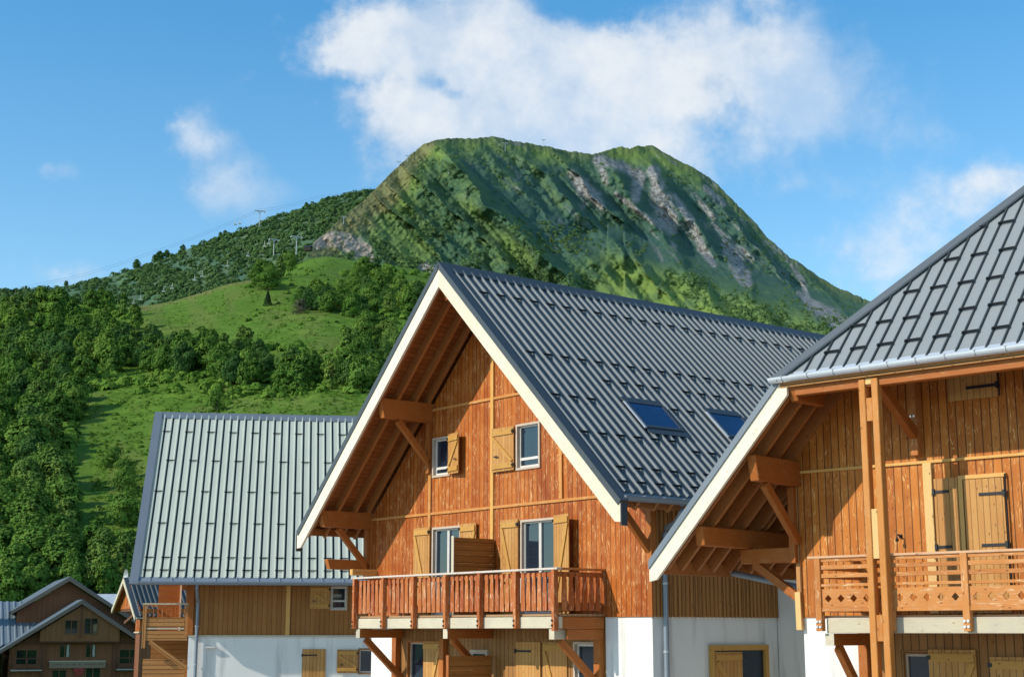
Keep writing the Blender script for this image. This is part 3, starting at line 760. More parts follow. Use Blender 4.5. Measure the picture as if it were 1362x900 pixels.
    for du in (-.03, .03):
        for z in (3.0, 3.06, 3.35):
            bt = MB(); bt.tube([(2.305 + du, -.16, z), (2.305 + du, -.172, z)], .018, 8); bt.build('bolt', M['bolt'], R)
    # ---- roof: left slope, clipped hip, right slope
    nrm = 1 / math.sqrt(1 + K * K)
    rm = MB()
    # hip with standing seams
    prof, cen = rib_profile(hip0, WD - hip0, .2358, h=.032, first=.19, half=.015, top=.010)
    run = UC - hip0
    def hb(u, h, t): 
        w = -OV + run * t
        return (u, w - h * K * nrm, zh(w) + h * nrm)
    def clip(u):
        return (0.0, max(0.004, min(u - hip0, WD - hip0 - u) / run))
    roof_sheet(rm, prof, hb, clip)
    # side slopes
    for sg in (-1, 1):
        E0 = -1.92
        def sb(w, h, t, sg=sg):
            u = E0 + (UC - E0) * t; uu = u if sg < 0 else WD - u
            return (uu + sg * h * K * nrm, w, zl(u) + h * nrm)
        def sc(w):
            return (0.0, min(1.0, (hip0 + (w + OV) - E0) / (UC - E0)))
        pr, _ = rib_profile(-OV + .02, LEN, .2358, h=.04, first=.2, half=.022, top=.014)
        pr2 = []
        for p, q in zip(pr, pr[1:]): pr2.append(p)
        pr2.append(pr[-1]); roof_sheet(rm, pr2, sb, sc)
    roof = rm.build('roof', M['roof_b'], R, mat2=M['rib_b'])
    # hip caps
    for sg in (-1, 1):
        mb = MB()
        a = Vector((hip0 - .10, -OV - .10, zh(-OV) - .07)); b = Vector((UC, -OV + run, zh(-OV + run) + .03))
        if sg > 0: a.x = WD - a.x
        d = (b - a).normalized(); nL = Vector((-K, 0, 1)).normalized() if sg < 0 else Vector((K, 0, 1)).normalized(); nH = Vector((0, -K, 1)).normalized()
        sL = d.cross(nL).normalized(); sL = sL if sL.y > 0 else -sL
        sH = d.cross(nH).normalized(); sH = sH if (sH.x > 0) == (sg < 0) else -sH
        up = (nL + nH).normalized()
        A = [Vector() + sL * .15 + up * .045, up * .065, sH * .15 + up * .05, sH * .15 + up * .02, up * .035, sL * .15 + up * .015]
        mb.extrude(A, a, b); mb.build('hip_cap', M['trim_b'] if 'trim_b' in M else M['trim_a'], roof)
    rc = MB(); rc.extrude([(-.2, 0, -.2 * K + .06), (0, 0, .08), (.2, 0, -.2 * K + .06), (.2, 0, -.2 * K + .03), (0, 0, .05), (-.2, 0, -.2 * K + .03)], (UC, -OV + run - .1, zl(UC)), (UC, LEN, zl(UC))); rc.build('ridge_cap', M['trim_a'], roof)
    for sg in (-1, 1):
        mx = (lambda u: u) if sg < 0 else (lambda u: WD - u)
        v = MB(); a, b = hip0 + .02, -2.0
        for w0, w1, h0, h1 in ((-OV - .03, -OV + .12, .0, .05), (-OV - .056, -OV - .031, -.09, .05)):
            P = [(mx(a), zl(a) + h0), (mx(b), zl(b) + h0), (mx(b), zl(b) + h1), (mx(a), zl(a) + h1)]
            A = [(p[0], w0, p[1]) for p in P]; Bq = [(p[0], w1, p[1]) for p in P]
            v.face(A); v.face(Bq[::-1])
            for i in range(4): j = (i + 1) % 4; v.face([A[j], A[i], Bq[i], Bq[j]])
        v.build('verge_flashing', M['trim_c'], roof)
        bb = MB(); t0, t1 = .04, .43
        P = [(mx(hip0 + .10), zl(hip0 + .10) - t0 - .12), (mx(hip0 - .02), zl(hip0 - .02) - t0), (mx(b), zl(b) - t0), (mx(b), zl(b) - t0 - .26), (mx(b + .15), zl(b + .15) - t1), (mx(hip0 + .10), zl(hip0 + .10) - t1)]
        ro = random.uniform(0, 20)
        uvp = lambda p: ((p[1] - K * (p[0] if sg < 0 else WD - p[0])) * .7 + ro, p[0] * 1.45)
        bb.face([(p[0], -OV - .03, p[1]) for p in P], [uvp(p) for p in P]); bb.face([(p[0], -OV + .03, p[1]) for p in P][::-1], [uvp(p) for p in P][::-1])
        for i in range(len(P)):
            j = (i + 1) % len(P); bb.face([(P[j][0], -OV - .03, P[j][1]), (P[i][0], -OV - .03, P[i][1]), (P[i][0], -OV + .03, P[i][1]), (P[j][0], -OV + .03, P[j][1])])
        bb.build('bargeboard', M['cream'], roof)
        so = MB(); E0 = -1.9
        q = [(mx(hip0), -OV + .03, zl(hip0) - .1), (mx(E0), -OV + .03, zl(E0) - .1), (mx(E0), LEN, zl(E0) - .1), (mx(UC), LEN, zl(UC) - .1), (mx(UC), -OV + run, zl(UC) - .1)]
        so.face(q, [(p[0] * 1.45, p[1]) for p in q]); so.build('soffit', M['soffit'], roof)
        for w in (-1.36, -.95, -.5, -.04, .45, .62, 1.1, 1.6, 2.1, 2.7, 3.3):
            ue = min(hip0 + (w + OV) - .1, UC)
            rf = MB(); rf.beam((mx(E0 + .1), w, zl(E0 + .1) - .25), (mx(ue), w, zl(ue) - .25), .07, .2); rf.build('rafter', M['rafter'], roof)
        # purlins
        pm = MB(); pm.beam((mx(.02), -OV + .12, 2.60), (mx(.02), 0, 2.60), .17, .42, cut0=.1); pm.build('purlin', M['beam'], R, bevel=.012)
        pm = MB(); pm.beam((mx(.02), -1.0, 2.36), (mx(.02), -.05, 1.45), .11, .15); pm.build('brace', M['beam'], R, bevel=.008)
        pm = MB(); pm.box(mx(-.05) - .06, mx(-.05) + .06, -.13, 0, 1.1, 2.38, 2); pm.build('wall_post', M['beam'], R, bevel=.008)
        pm = MB(); pm.beam((mx(-1.08), -OV + .12, 1.54), (mx(-1.08), LEN - 2, 1.54), .17, .32, cut0=.08); pm.build('purlin', M['beam'], R, bevel=.012)
        pm = MB(); pm.box(*sorted((mx(-1.2), mx(-.03))), .02, .16, 1.12, 1.375, 0); pm.build('cantilever_beam', M['beam'], R, bevel=.01)
        pm = MB(); pm.beam((mx(-.95), .09, 1.12), (mx(-.02), .09, .48), .11, .14); pm.build('brace', M['beam'], R, bevel=.008)
        gu = MB(); half_gutter(gu, (mx(-1.99), -OV + .1, zl(-1.92) - .04), (mx(-1.99), LEN, zl(-1.92) - .04), .08); gu.build('gutter', M['gutter'], R)
        fb = MB(); fb.box(*sorted((mx(-1.9), mx(-1.82))), -OV + .04, LEN, zl(-1.9) - .28, zl(-1.9) - .06, 1); fb.build('eaves_board', M['rafter'], roof)
    # hip soffit, rafters, eaves timber, bright gutter
    so = MB(); q = [(hip0, -OV + .03, zh(-OV) - .1), (WD - hip0, -OV + .03, zh(-OV) - .1), (UC, -OV + run, zh(-OV + run) - .1)]
    so.face(q, [(p[1], p[0]) for p in q]); so.build('soffit', M['soffit'], roof)
    for u in np.arange(hip0 + .25, WD - hip0 - .2, .55):
        t = min(u - hip0, WD - hip0 - u, OV + .3)
        if t > .4:
            rf = MB(); rf.beam((u, -OV + .05, zh(-OV + .05) - .25), (u, -OV + t, zh(-OV + t) - .25), .07, .2); rf.build('rafter', M['rafter'], roof)
    fb = MB(); fb.box(hip0 - .02, WD - hip0 + .02, -OV - .04, -OV + .0, zh(-OV) - .20, zh(-OV) - .06, 0); fb.build('eaves_board', M['side'], roof)
    fb = MB(); fb.box(hip0 + .2, WD - hip0 - .2, -OV + .04, -OV + .2, zh(-OV) - .34, zh(-OV) - .18, 0); fb.build('eaves_beam', M['beam'], roof, bevel=.01)
    mb = MB(); mb.beam((hip0 + .16, -OV + .0, zl(hip0) - .27), (hip0 + .16, -OV + .9, zl(hip0) - .27), .14, .30, cut0=.10); mb.build('purlin', M['beam'], R, bevel=.012)
    gu = MB(); half_gutter(gu, (hip0 - .16, -OV - .10, zh(-OV) - .045), (WD - hip0 + .16, -OV - .10, zh(-OV) - .045), .085, n=10)
    g = gu.build('gutter', M['gutter_b'], R)
    fl = MB(); fl.face([(hip0 - .05, -OV - .06, zh(-OV) - .03), (WD - hip0 + .05, -OV - .06, zh(-OV) - .03), (WD - hip0 + .05, -OV + .04, zh(-OV + .04) + .006), (hip0 - .05, -OV + .04, zh(-OV + .04) + .006)]); fl.build('eaves_flashing', M['gutter_b'], roof)
    for u in np.arange(hip0 + .1, 6.5, .47):
        bk = MB(); bk.tube([(u, -OV - .10 + .088 * math.cos(a_), zh(-OV) - .045 + .088 * math.sin(a_)) for a_ in np.linspace(-math.pi, 0, 7)], .010, 5)
        bk.box(u - .012, u + .012, -OV - .19, -OV + .05, zh(-OV) - .04, zh(-OV) - .034); bk.build('gutter_bracket', M['grey_paint'], g)
    # drain pipe from the left eaves gutter to the wall corner
    mb = MB(); mb.tube([(-1.95, .66, 1.03), (-.16, .25, .70)], .055, 10); mb.build('drain_pipe', M['gutter'], R)
    # snow guards on the hip
    gm = guard_mesh(.2358 * 1.0); an = math.atan(K); first = None
    pts = []
    for row, (w, a, st) in enumerate(((-1.21, 0, 2), (-.78, 3, 2), (-.27, 6, 2), (.25, 8, 2), (.82, 9, 2), (1.5, 12, 2))):
        i = a
        while i < len(cen) - 1:
            m_ = (cen[i] + cen[i + 1]) / 2
            if min(m_ - hip0, WD - hip0 - m_) > w + OV + .05 and m_ < 6.6: pts.append((m_, w))
            i += st
    for u, w in pts:
        if first is None:
            first = gm.build('snow_guard', M['guard'], roof); first.data.transform(Matrix.Translation((0, 0, -H))); o = first
        else: o = dup(first, roof)
        o.matrix_local = Matrix.Translation((u * S, w * S, zh(w) * S + H)) @ Matrix.Rotation(an, 4, 'X')
    return R

# ================================================================== left chalet with the pale roof
def build_left():
    S = .894; MB.S, MB.DZ = S, H
    R = empty('chalet', (-10.0608, 46.5, 0), .1503)
    tag(R, 'chalet at left with broad pale grey green ribbed roof above brown boards and white base', 'house')
    K, L0, L1, WR = 1.05, -1.9, 10.5, 5.25
    ZE = 1.72; zt = lambda w: ZE + K * (w + 1.0)
    G = -H / S
    holes = [(4.90, 5.46, .70, 1.50)]
    mb = MB(); wall_sheet(mb, lambda u: 2.35, -.0, 10, -.18, holes); mb.build('wall_cladding', M['side_c'], R)
    hl = [(5.92, 6.75, -1.5, -.68)]
    mb = MB(); wall_sheet(mb, lambda u: -.18, .02, 10, G, hl, w=.03)
    mb.face([(.02, .03, G), (.02, 10.4, G), (.02, 10.4, -.18), (.02, .03, -.18)]); mb.face([(10, .03, G), (10, 10.4, G), (10, 10.4, -.18), (10, .03, -.18)])
    mb.build('rendered_base', M['plaster'], R)
    mb = MB()
    for u in (0, 10):
        q = [(u, 0, -.18), (u, 10.5, -.18), (u, 10.5, 2.2), (u, WR, 7.7), (u, 0, 2.2)]; mb.face(q, [(p[1], p[2]) for p in q])
    mb.face([(0, 10.5, G), (10, 10.5, G), (10, 10.5, 2.3), (0, 10.5, 2.3)]); mb.build('gable_cladding', M['facade_b'], R)
    mb = MB(); mb.box(3.34, 3.48, -.05, 0, -.18, 1.9, 2); mb.build('vertical_batten', M['batten'], R)
    mb = MB(); mb.box(-.02, .16, -.06, 0, -.18, 1.9, 2); mb.build('corner_board', M['beam'], R)
    mb = MB(); mb.box(0, 10, -.05, 0, -.23, -.18, 0); mb.build('cladding_edge', M['cream_grey'], R)
    window(R, 4.88, 5.48, .68, 1.52, mull=0, transom=1.0)
    shutter(R, 4.15, 4.86, .72, 1.52, -.05, hinge='r', flip=True)
    shutter(R, 3.95, 4.76, -2.7, -.66, -.0, hinge='l', ledges=False, straps=(-.87, -2.3), label='closed plank shutter on the white rendered wall')
    window(R, 5.90, 6.78, -1.52, -.64, w=.03, mull=0, outer='side_c')
    shutter(R, 5.16, 5.88, -1.48, -.68, -.04, hinge='r', flip=True)
    shutter(R, 6.8, 7.5, -1.48, -.68, -.04, hinge='l')
    mb = MB(); mb.box(.62, .95, -.10, .03, -.62, -.56); mb.build('wall_vent', M['white'], R)
    # roof
    nrm = 1 / math.sqrt(1 + K * K)
    prof, cen = rib_profile(L0 + .02, L1, .28, h=.05, first=.33, half=.034, top=.016, groove=.055)
    rm = MB(); run = WR + 1.0 - .08
    roof_sheet(rm, prof, lambda u, h, t: (u, -1.0 + .02 + run * t - h * K * nrm, zt(-1.0 + .02 + run * t) + h * nrm))
    roof_sheet(rm, prof, lambda u, h, t: (u, 2 * WR + 1.0 - run * t + h * K * nrm, zt(-1.0 + run * t) + h * nrm))
    roof = rm.build('roof', M['roof_c'], R, mat2=M['shade_groove_c'])  # groove faces coloured dark to imitate the shade beside each rib
    cap = MB(); cap.extrude([(0, -.22, -.22 * K + .06), (0, 0, .08), (0, .22, -.22 * K + .06), (0, .22, -.22 * K + .03), (0, 0, .05), (0, -.22, -.22 * K + .03)], (L0 - .02, WR, zt(WR)), (L1, WR, zt(WR))); cap.build('ridge_cap', M['trim_c'], roof)
    for sg in (-1, 1):
        v = MB(); n3 = Vector((0, -K * nrm, nrm)) if sg < 0 else Vector((0, K * nrm, nrm))
        a = Vector((0, WR, zt(WR))); b = Vector((0, WR + sg * (WR + 1.22), zt(-1.22)))
        for (w0, w1, h0, h1) in ((L0 - .03, L0 + .24, .045, .075), (L0 - .055, L0 - .031, -.32, .075)):
            P = [a + n3 * h0, b + n3 * h0, b + n3 * h1, a + n3 * h1]
            A = [p + Vector((w0, 0, 0)) for p in P]; B_ = [p + Vector((w1, 0, 0)) for p in P]
            v.face(A); v.face(B_[::-1])
            for i in range(4): j = (i + 1) % 4; v.face([A[j], A[i], B_[i], B_[j]])
        v.build('verge_flashing', M['trim_c'], roof)
        so = MB(); y1 = WR + sg * (WR + .95)
        so.face([(L0, WR, zt(WR) - .12), (L0, y1, zt(-.95) - .12), (L1, y1, zt(-.95) - .12), (L1, WR, zt(WR) - .12)]); so.build('soffit', M['soffit'], roof)
    for y, z in ((0.02, 2.2), (WR, 7.5), (10.4, 2.2)):
        pm = MB(); pm.beam((L0 + .1, y, z), (0, y, z), .16, .3, cut0=.1); pm.build('purlin', M['beam'], R)
    gt = MB()
    half_gutter(gt, (L0 + .06, -1.12, ZE - .10), (L1, -1.12, ZE - .10), .115, n=10)
    fl = MB(); fl.face([(L0 + .1, -1.16, ZE - .12), (L1, -1.16, ZE - .12), (L1, -.96, ZE + .05), (L0 + .1, -.96, ZE + .05)])
    fl.build('eaves_flashing', M['gutter'], roof)
    g = gt.build('gutter', M['gutter'], R)
    for u in np.arange(-1.3, 6.2, .73):
        bk = MB(); bk.beam((u, -1.22, ZE - .09), (u, -.98, ZE + .06), .02, .01); bk.build('gutter_bracket', M['grey_paint'], g)
    fb = MB(); fb.box(L0 + .05, L1, -.97, -.93, ZE - .22, ZE - .05, 0); fb.build('eaves_board', M['side_c'], roof)
    dp = MB(); dp.tube([(.30, -1.12, ZE - .18), (.30, -1.12, ZE - .3), (.30, -.12, ZE - .75), (.30, -.09, ZE - 1.0), (.30, -.09, G)], .058, 10); d = dp.build('downpipe', M['gutter'], R)
    for z in (.1, -1.2):
        cl = MB(); cl.tube([(.30, -.09, z), (.30, -.09, z + .05)], .072, 10); cl.build('pipe_clip', M['grey_paint'], d)
    # gable balcony on the left, seen end on
    bal = MB(); bal.box(-1.5, 0, .12, 6.0, -.14, -.09, 1); B = bal.build('balcony', M['deck'], R)
    mb = MB(); mb.box(-1.5, -.02, .02, .12, -.36, -.02, 0); mb.box(-1.55, -1.45, .12, 6, -.36, -.145, 1); mb.build('front_beam', M['side'], B)
    mb = MB(); mb.box(-1.58, -.02, -.02, .12, .86, .91, 0); mb.box(-1.58, -1.46, .12, 6, .86, .91, 1); mb.build('handrail', M['cream_grey'], B)
    for u in (-1.5, -.06):
        mb = MB(); mb.box(u - .06, u + .06, -.0, .10, -.62 if u < -1 else -.2, .86, 2); mb.build('railing_post', M['side'], B)
    mb = MB(); mb.box(-1.42, -.14, .03, .07, .10, .42, 0); mb.build('balcony_panel', M['side'], B)
    mb = MB(); mb.box(-1.42, -.14, .02, .08, .02, .07, 0); mb.build('balcony_rail', M['cream_grey'], B)
    for j in range(9):
        u = -1.36 + j * .15; mb = MB(); mb.box(u - .012, u + .012, .04, .065, .42, .86, 2); mb.build('baluster', M['baluster'], B)
    mb = MB()
    z = -.08
    while z < 1.9: mb.box(-1.22, -.46, 1.9, 1.94, z + .004, z + .18, 0); z += .18
    mb.build('privacy_screen', M['beam'], B)
    mb = MB(); mb.box(-.46, -.41, 1.86, 1.95, -.1, 1.95, 2); mb.build('screen_post', M['cream'], B)
    mb = MB(); mb.box(-.12, .0, .02, .16, -.2, 1.9, 2); mb.build('wall_post', M['beam'], R)
    mb = MB(); mb.beam((-1.3, .07, -.4), (-.03, .07, -1.3), .12, .14); mb.build('brace', M['side'], B)
    mb = MB(); z = G
    while z < -1.05: mb.box(-1.52, -.1, .3, .36, z, z + .17, 0); z += .175
    mb.build('wood_fence_panel', M['side'], R)
    mb = MB(); mb.box(-1.5, -.1, 3.0, 3.06, G, -.4, 0); mb.build('rear_boarding', M['side_c'], R)
    # snow guards
    gm = guard_mesh(.28); an = math.atan(K); first = None; ng = 0; rest = MB()
    spec = [(4.47, 0, 3), (3.29, 1, 3), (2.08, 0, 3), (.9, 1, 3), (-.31, 0, 2), (-.74, 0, 2)]
    off = {4.47: 0, 3.29: 1, 2.08: 0, .9: 1, -.31: 0, -.74: 0}
    for w, a, st in spec:
        for i in range(off[w], len(cen) - 1, st):
            u = (cen[i] + cen[i + 1]) / 2
            if u > 7.6: break
            if ng < 100:
                if first is None: first = gm.build('snow_guard', M['guard'], roof); first.data.transform(Matrix.Translation((0, 0, -H))); o = first
                else: o = dup(first, roof)
                o.matrix_local = Matrix.Translation((u * S, w * S, zt(w) * S + H)) @ Matrix.Rotation(an, 4, 'X')
            ng += 1
    return R

# ------------------------------------------------------------------ plain gabled block used for the far houses
def gable_roof(R, name_mat, u0, u1, w0, w1, zr, k, thick=.22, rib=None, ridge_u=None, board='grey_board', over=.8, verge=.35):
    """roof whose ridge runs along w; returns the roof object"""
    uc = (u0 + u1) / 2 if ridge_u is None else ridge_u
    rm = MB()
    nrm = 1 / math.sqrt(1 + k * k)
    prof, cen = rib_profile(w0, w1, rib, h=.06, first=.3, half=.06, top=.03) if rib else ([(w0, 0), (w1, 0)], [])
    for e in (u0, u1):
        sg = 1 if e > uc else -1; L = abs(e - uc)
        roof_sheet(rm, prof, lambda w, h, t, sg=sg, L=L: (uc + sg * (L * (1 - t) + h * k * nrm), w, zr - k * L * (1 - t) + h * nrm))
    roof = rm.build('roof', M[name_mat], R)
    bb = MB()
    for e in (u0, u1):
        sg = 1 if e > uc else -1; L = abs(e - uc)
        P = [(uc, zr - .02), (e, zr - k * L - .02), (e, zr - k * L - verge), (uc, zr - verge - .08)]
        for w, f in ((w0 - .03, 1), (w0 + .06, -1)):
            q = [(p[0], w, p[1]) for p in P]; bb.face(q[::f])
        bb.face([(P[3][0], w0 - .03, P[3][1]), (P[2][0], w0 - .03, P[2][1]), (P[2][0], w0 + .06, P[2][1]), (P[3][0], w0 + .06, P[3][1])])
        bb.face([(P[0][0], w0 - .03, P[0][1]), (P[1][0], w0 - .03, P[1][1]), (P[1][0], w0 + .06, P[1][1]), (P[0][0], w0 + .06, P[0][1])])
    bb.build('bargeboard', M[board], roof)
    so = MB()
    for e in (u0, u1):
        L = abs(e - uc); so.face([(uc, w0 + .05, zr - .15), (e, w0 + .05, zr - k * L - .15), (e, w1, zr - k * L - .15), (uc, w1, zr - .15)])
    so.build('soffit', M['brown_beam'] if board == 'grey_board' else M['soffit'], roof)
    return roof

# ================================================================== brown hotel far down on the left
def build_hotel():
    MB.S, MB.DZ = 1.0, H
    O = at(112, 797, 150)
    R = empty('hotel', (O.x, 150.0, -6.4), .38); R.scale = (1.07, 1, 1)
    MB.DZ = H + 6.4
    tag(R, 'large dark brown timber hotel far down on the left with stepped gables and grey roofs', 'hotel')
    zb = -9.0
    k = .70
    # front wing
    wallm = MB()
    f0, f1, fw = -3.75, 3.45, 1.4
    wall_sheet(wallm, lambda u: 2.97 - .5 - k * abs(u), -6.3, 6.3, zb, [(-1.86, -.86, -2.74, -1.38), (.5, 1.5, -2.74, -1.38), (-2.45, -1.1, -6.2, -3.9), (.6, 2.0, -6.2, -3.75), (-5.75, -3.8, -3.7, -1.9), (3.6, 5.6, -3.7, -1.9)], w=fw, extra=(0,))
    wallm.face([(6.3, fw, zb), (6.3, 14, zb), (6.3, 14, -1.9), (6.3, fw, -1.9)]); wallm.face([(-6.3, 14, zb), (-6.3, fw, zb), (-6.3, fw, -1.9), (-6.3, 14, -1.9)])
    wallm.build('wall', M['brown'], R)
    # projecting boarded gable above
    mb = MB()
    tz = lambda u: min(2.97 - .45 - k * abs(u), 9)
    wall_sheet(mb, tz, f0, f1, -1.15, [(-1.62, -.38, -.45, 1.0), (.12, 1.42, -.45, 1.2)], w=.35, extra=(0,))
    mb.face([(f0, .35, -1.15), (f1, .35, -1.15), (f1, fw, -1.15), (f0, fw, -1.15)]); mb.build('gable_boarding', M['hotel_gable'], R)
    mb = MB(); mb.box(f0, f1, .30, .45, -1.22, -1.08); mb.box(-6.3, 6.3, fw - .12, fw + .02, -1.42, -1.2)
    for u in (-3.3, 3.2): mb.box(u - .16, u + .16, fw - .2, fw, zb, -1.2, 2)
    for u in (-6.15, 6.15): mb.box(u - .14, u + .14, fw - .1, fw, zb, -2.2, 2)
    mb.box(-.18, .0, .3, .36, -.8, 2.4, 2); mb.build('timber_frame', M['brown_beam'], R)
    green = M['green_glass']
    def win(u0, u1, z0, z1, w, mull=1):
        c = MB(); t = .09
        c.box(u0, u0 + t, w - .06, w + .1, z0, z1); c.box(u1 - t, u1, w - .06, w + .1, z0, z1); c.box(u0 + t, u1 - t, w - .06, w + .1, z1 - t, z1); c.box(u0 + t, u1 - t, w - .06, w + .1, z0, z0 + t)
        if mull: c.box((u0 + u1) / 2 - .04, (u0 + u1) / 2 + .04, w - .02, w + .08, z0 + t, z1 - t)
        o = c.build('window', M['brown_frame'], R)
        p = MB(); p.face([(u0 + t, w + .06, z0 + t), (u1 - t, w + .06, z0 + t), (u1 - t, w + .06, z1 - t), (u0 + t, w + .06, z1 - t)]); p.build('pane', green, o)
        if mull == 1:
            q = MB(); q.box(u1 - .36, u1 - .14, w + .03, w + .05, z0 + .12, z1 - .12); q.build('curtain', M['curtain'], o)
        return o
    win(-1.62, -.38, -.45, 1.0, .35, 2); win(.12, 1.42, -.45, 1.2, .35, 2)
    win(-1.88, -.84, -2.76, -1.36, fw); win(.48, 1.52, -2.76, -1.36, fw)
    win(-2.45, -1.08, -6.2, -3.88, fw, 2); win(.58, 2.02, -6.2, -3.73, fw, 2)
    win(-5.75, -3.8, -3.7, -1.9, fw, 2); win(3.6, 5.6, -3.7, -1.9, fw, 2)
    win(-6.0, -5.0, -6.0, -4.6, fw, 2); win(3.6, 5.0, -6.2, -4.0, fw, 2)
    for u0, u1 in ((-6.1, -3.4), (3.35, 6.1)):
        b = MB(); b.box(u0, u1, .2, fw, -3.98, -3.86); o = b.build('balcony', M['pale_slab'], R)
        r = MB(); r.box(u0, u1, .2, .28, -2.82, -2.72, 0); r.box(u0, u1, .2, .26, -3.7, -3.3, 0)
        for u in (u0 + .06, (u0 + u1) / 2, u1 - .06): r.box(u - .05, u + .05, .2, .28, -3.86, -2.72, 2)
        r.build('railing', M['brown_beam'], o)
    gable_roof(R, 'roof_d', -7.75, 7.4, -.0, 10, 2.97, k, rib=.55)
    # rear, higher wing
    wl = MB(); wall_sheet(wl, lambda u: 5.4 - .5 - .68 * abs(u + 1.0), -5.6, 7.6, zb, [], w=6.2, extra=(-1.0,)); wl.build('wall', M['brown'], R)
    gable_roof(R, 'roof_d', -6.2, 8.3, 5.0, 24, 5.4, .68, ridge_u=-1.0, rib=.55)
    # long wing to the left with its ribbed slope facing us
    lw = MB(); z_r, z_e = 2.9, -2.55; y_e, y_r = .6, 10.0; kk = (z_r - z_e) / (y_r - y_e); nr = 1 / math.sqrt(1 + kk * kk)
    prof, cen = rib_profile(-30, -2.4, .6, h=.08, first=.3, half=.13, top=.06)
    roof_sheet(lw, prof, lambda u, h, t: (u, y_e + (y_r - y_e) * t - h * kk * nr, z_e + (z_r - z_e) * t + h * nr), lambda u: (0.0 if u < -7.4 else (u + 7.4) / 5.6 * .5 + .14, 1.0))
    lw.face([(-30, y_r, z_r), (-2.4, y_r, z_r), (-2.4, 19, z_e), (-30, 19, z_e)])
    rl = lw.build('roof', M['roof_d'], R)
    an = math.atan(kk); gm = MB(); gm.box(-.3, .3, -.04, .04, .06, .18); first = None
    for t in (.1, .22, .62, .86):
        for i in range(0, len(cen) - 1, 2):
            u = (cen[i] + cen[i + 1]) / 2
            if u < -13.5 or u > -7.6: continue
            if first is None: first = gm.build('snow_guard', M['guard'], rl); first.data.transform(Matrix.Translation((0, 0, -MB.DZ))); o = first
            else: o = dup(first, rl)
            o.matrix_local = Matrix.Translation((u, y_e + (y_r - y_e) * t, z_e + (z_r - z_e) * t + MB.DZ)) @ Matrix.Rotation(an, 4, 'X')
    w2 = MB(); w2.box(-29, -7.2, 1.6, 18, zb, z_e - .1, 2); w2.build('wall', M['brown'], R)
    gt = MB(); half_gutter(gt, (-30, y_e - .08, z_e), (-7.9, y_e - .08, z_e), .12); gt.build('gutter', M['gutter'], R)
    ch = MB(); ch.box(-8.9, -7.8, 5.6, 6.8, .2, 3.0); ch.box(-9.0, -7.7, 5.5, 6.9, 3.0, 3.15); ch.build('chimney', M['roof_d'], R)
    # sign board with its red emblem, mounted under the windows
    SR = empty('hotel_sign', (0, 0, 0)); SR.location = (O.x, 150, -6.4); SR.rotation_euler = (0, 0, .38)
    tag(SR, 'pale wooden name board with a red flower emblem under the upper hotel windows', 'sign')
    b = MB(); b.box(-2.9, 2.55, fw - .26, fw - .18, -3.75, -3.08); b.build('board', M['sign'], SR)
    b = MB(); b.box(-2.95, 2.6, fw - .30, fw - .181, -3.12, -3.04); b.build('board_rim', M['cream_grey'], SR)
    l = MB(); x = -2.45; rr = random.Random(4)
    while x < 2.2:
        wd = rr.uniform(.12, .3); hh = rr.uniform(.1, .2)
        if rr.random() < .8: l.box(x, x + wd * .35, fw - .264, fw - .26, -3.46, -3.46 + hh); l.box(x + wd * .35, x + wd * .8, fw - .264, fw - .26, -3.46 + hh * .4, -3.46 + hh * .62)
        x += wd
    l.build('lettering', M['letter'], SR)
    e = MB()
    for k_ in range(5):
        a = math.pi * 2 * k_ / 5 + .3; c = Vector((.0 + .28 * math.cos(a), fw - .22, -4.02 + .28 * math.sin(a)))
        ring = [(c.x + .26 * math.cos(t), fw - .22 - .003 * k_, c.z + .2 * math.sin(t)) for t in np.linspace(0, 2 * math.pi, 10)[:-1]]; e.face(ring)
    e.box(-.03, .04, fw - .24, fw - .235, -4.75, -4.1, 2); e.build('emblem', M['red'], SR)
    return R

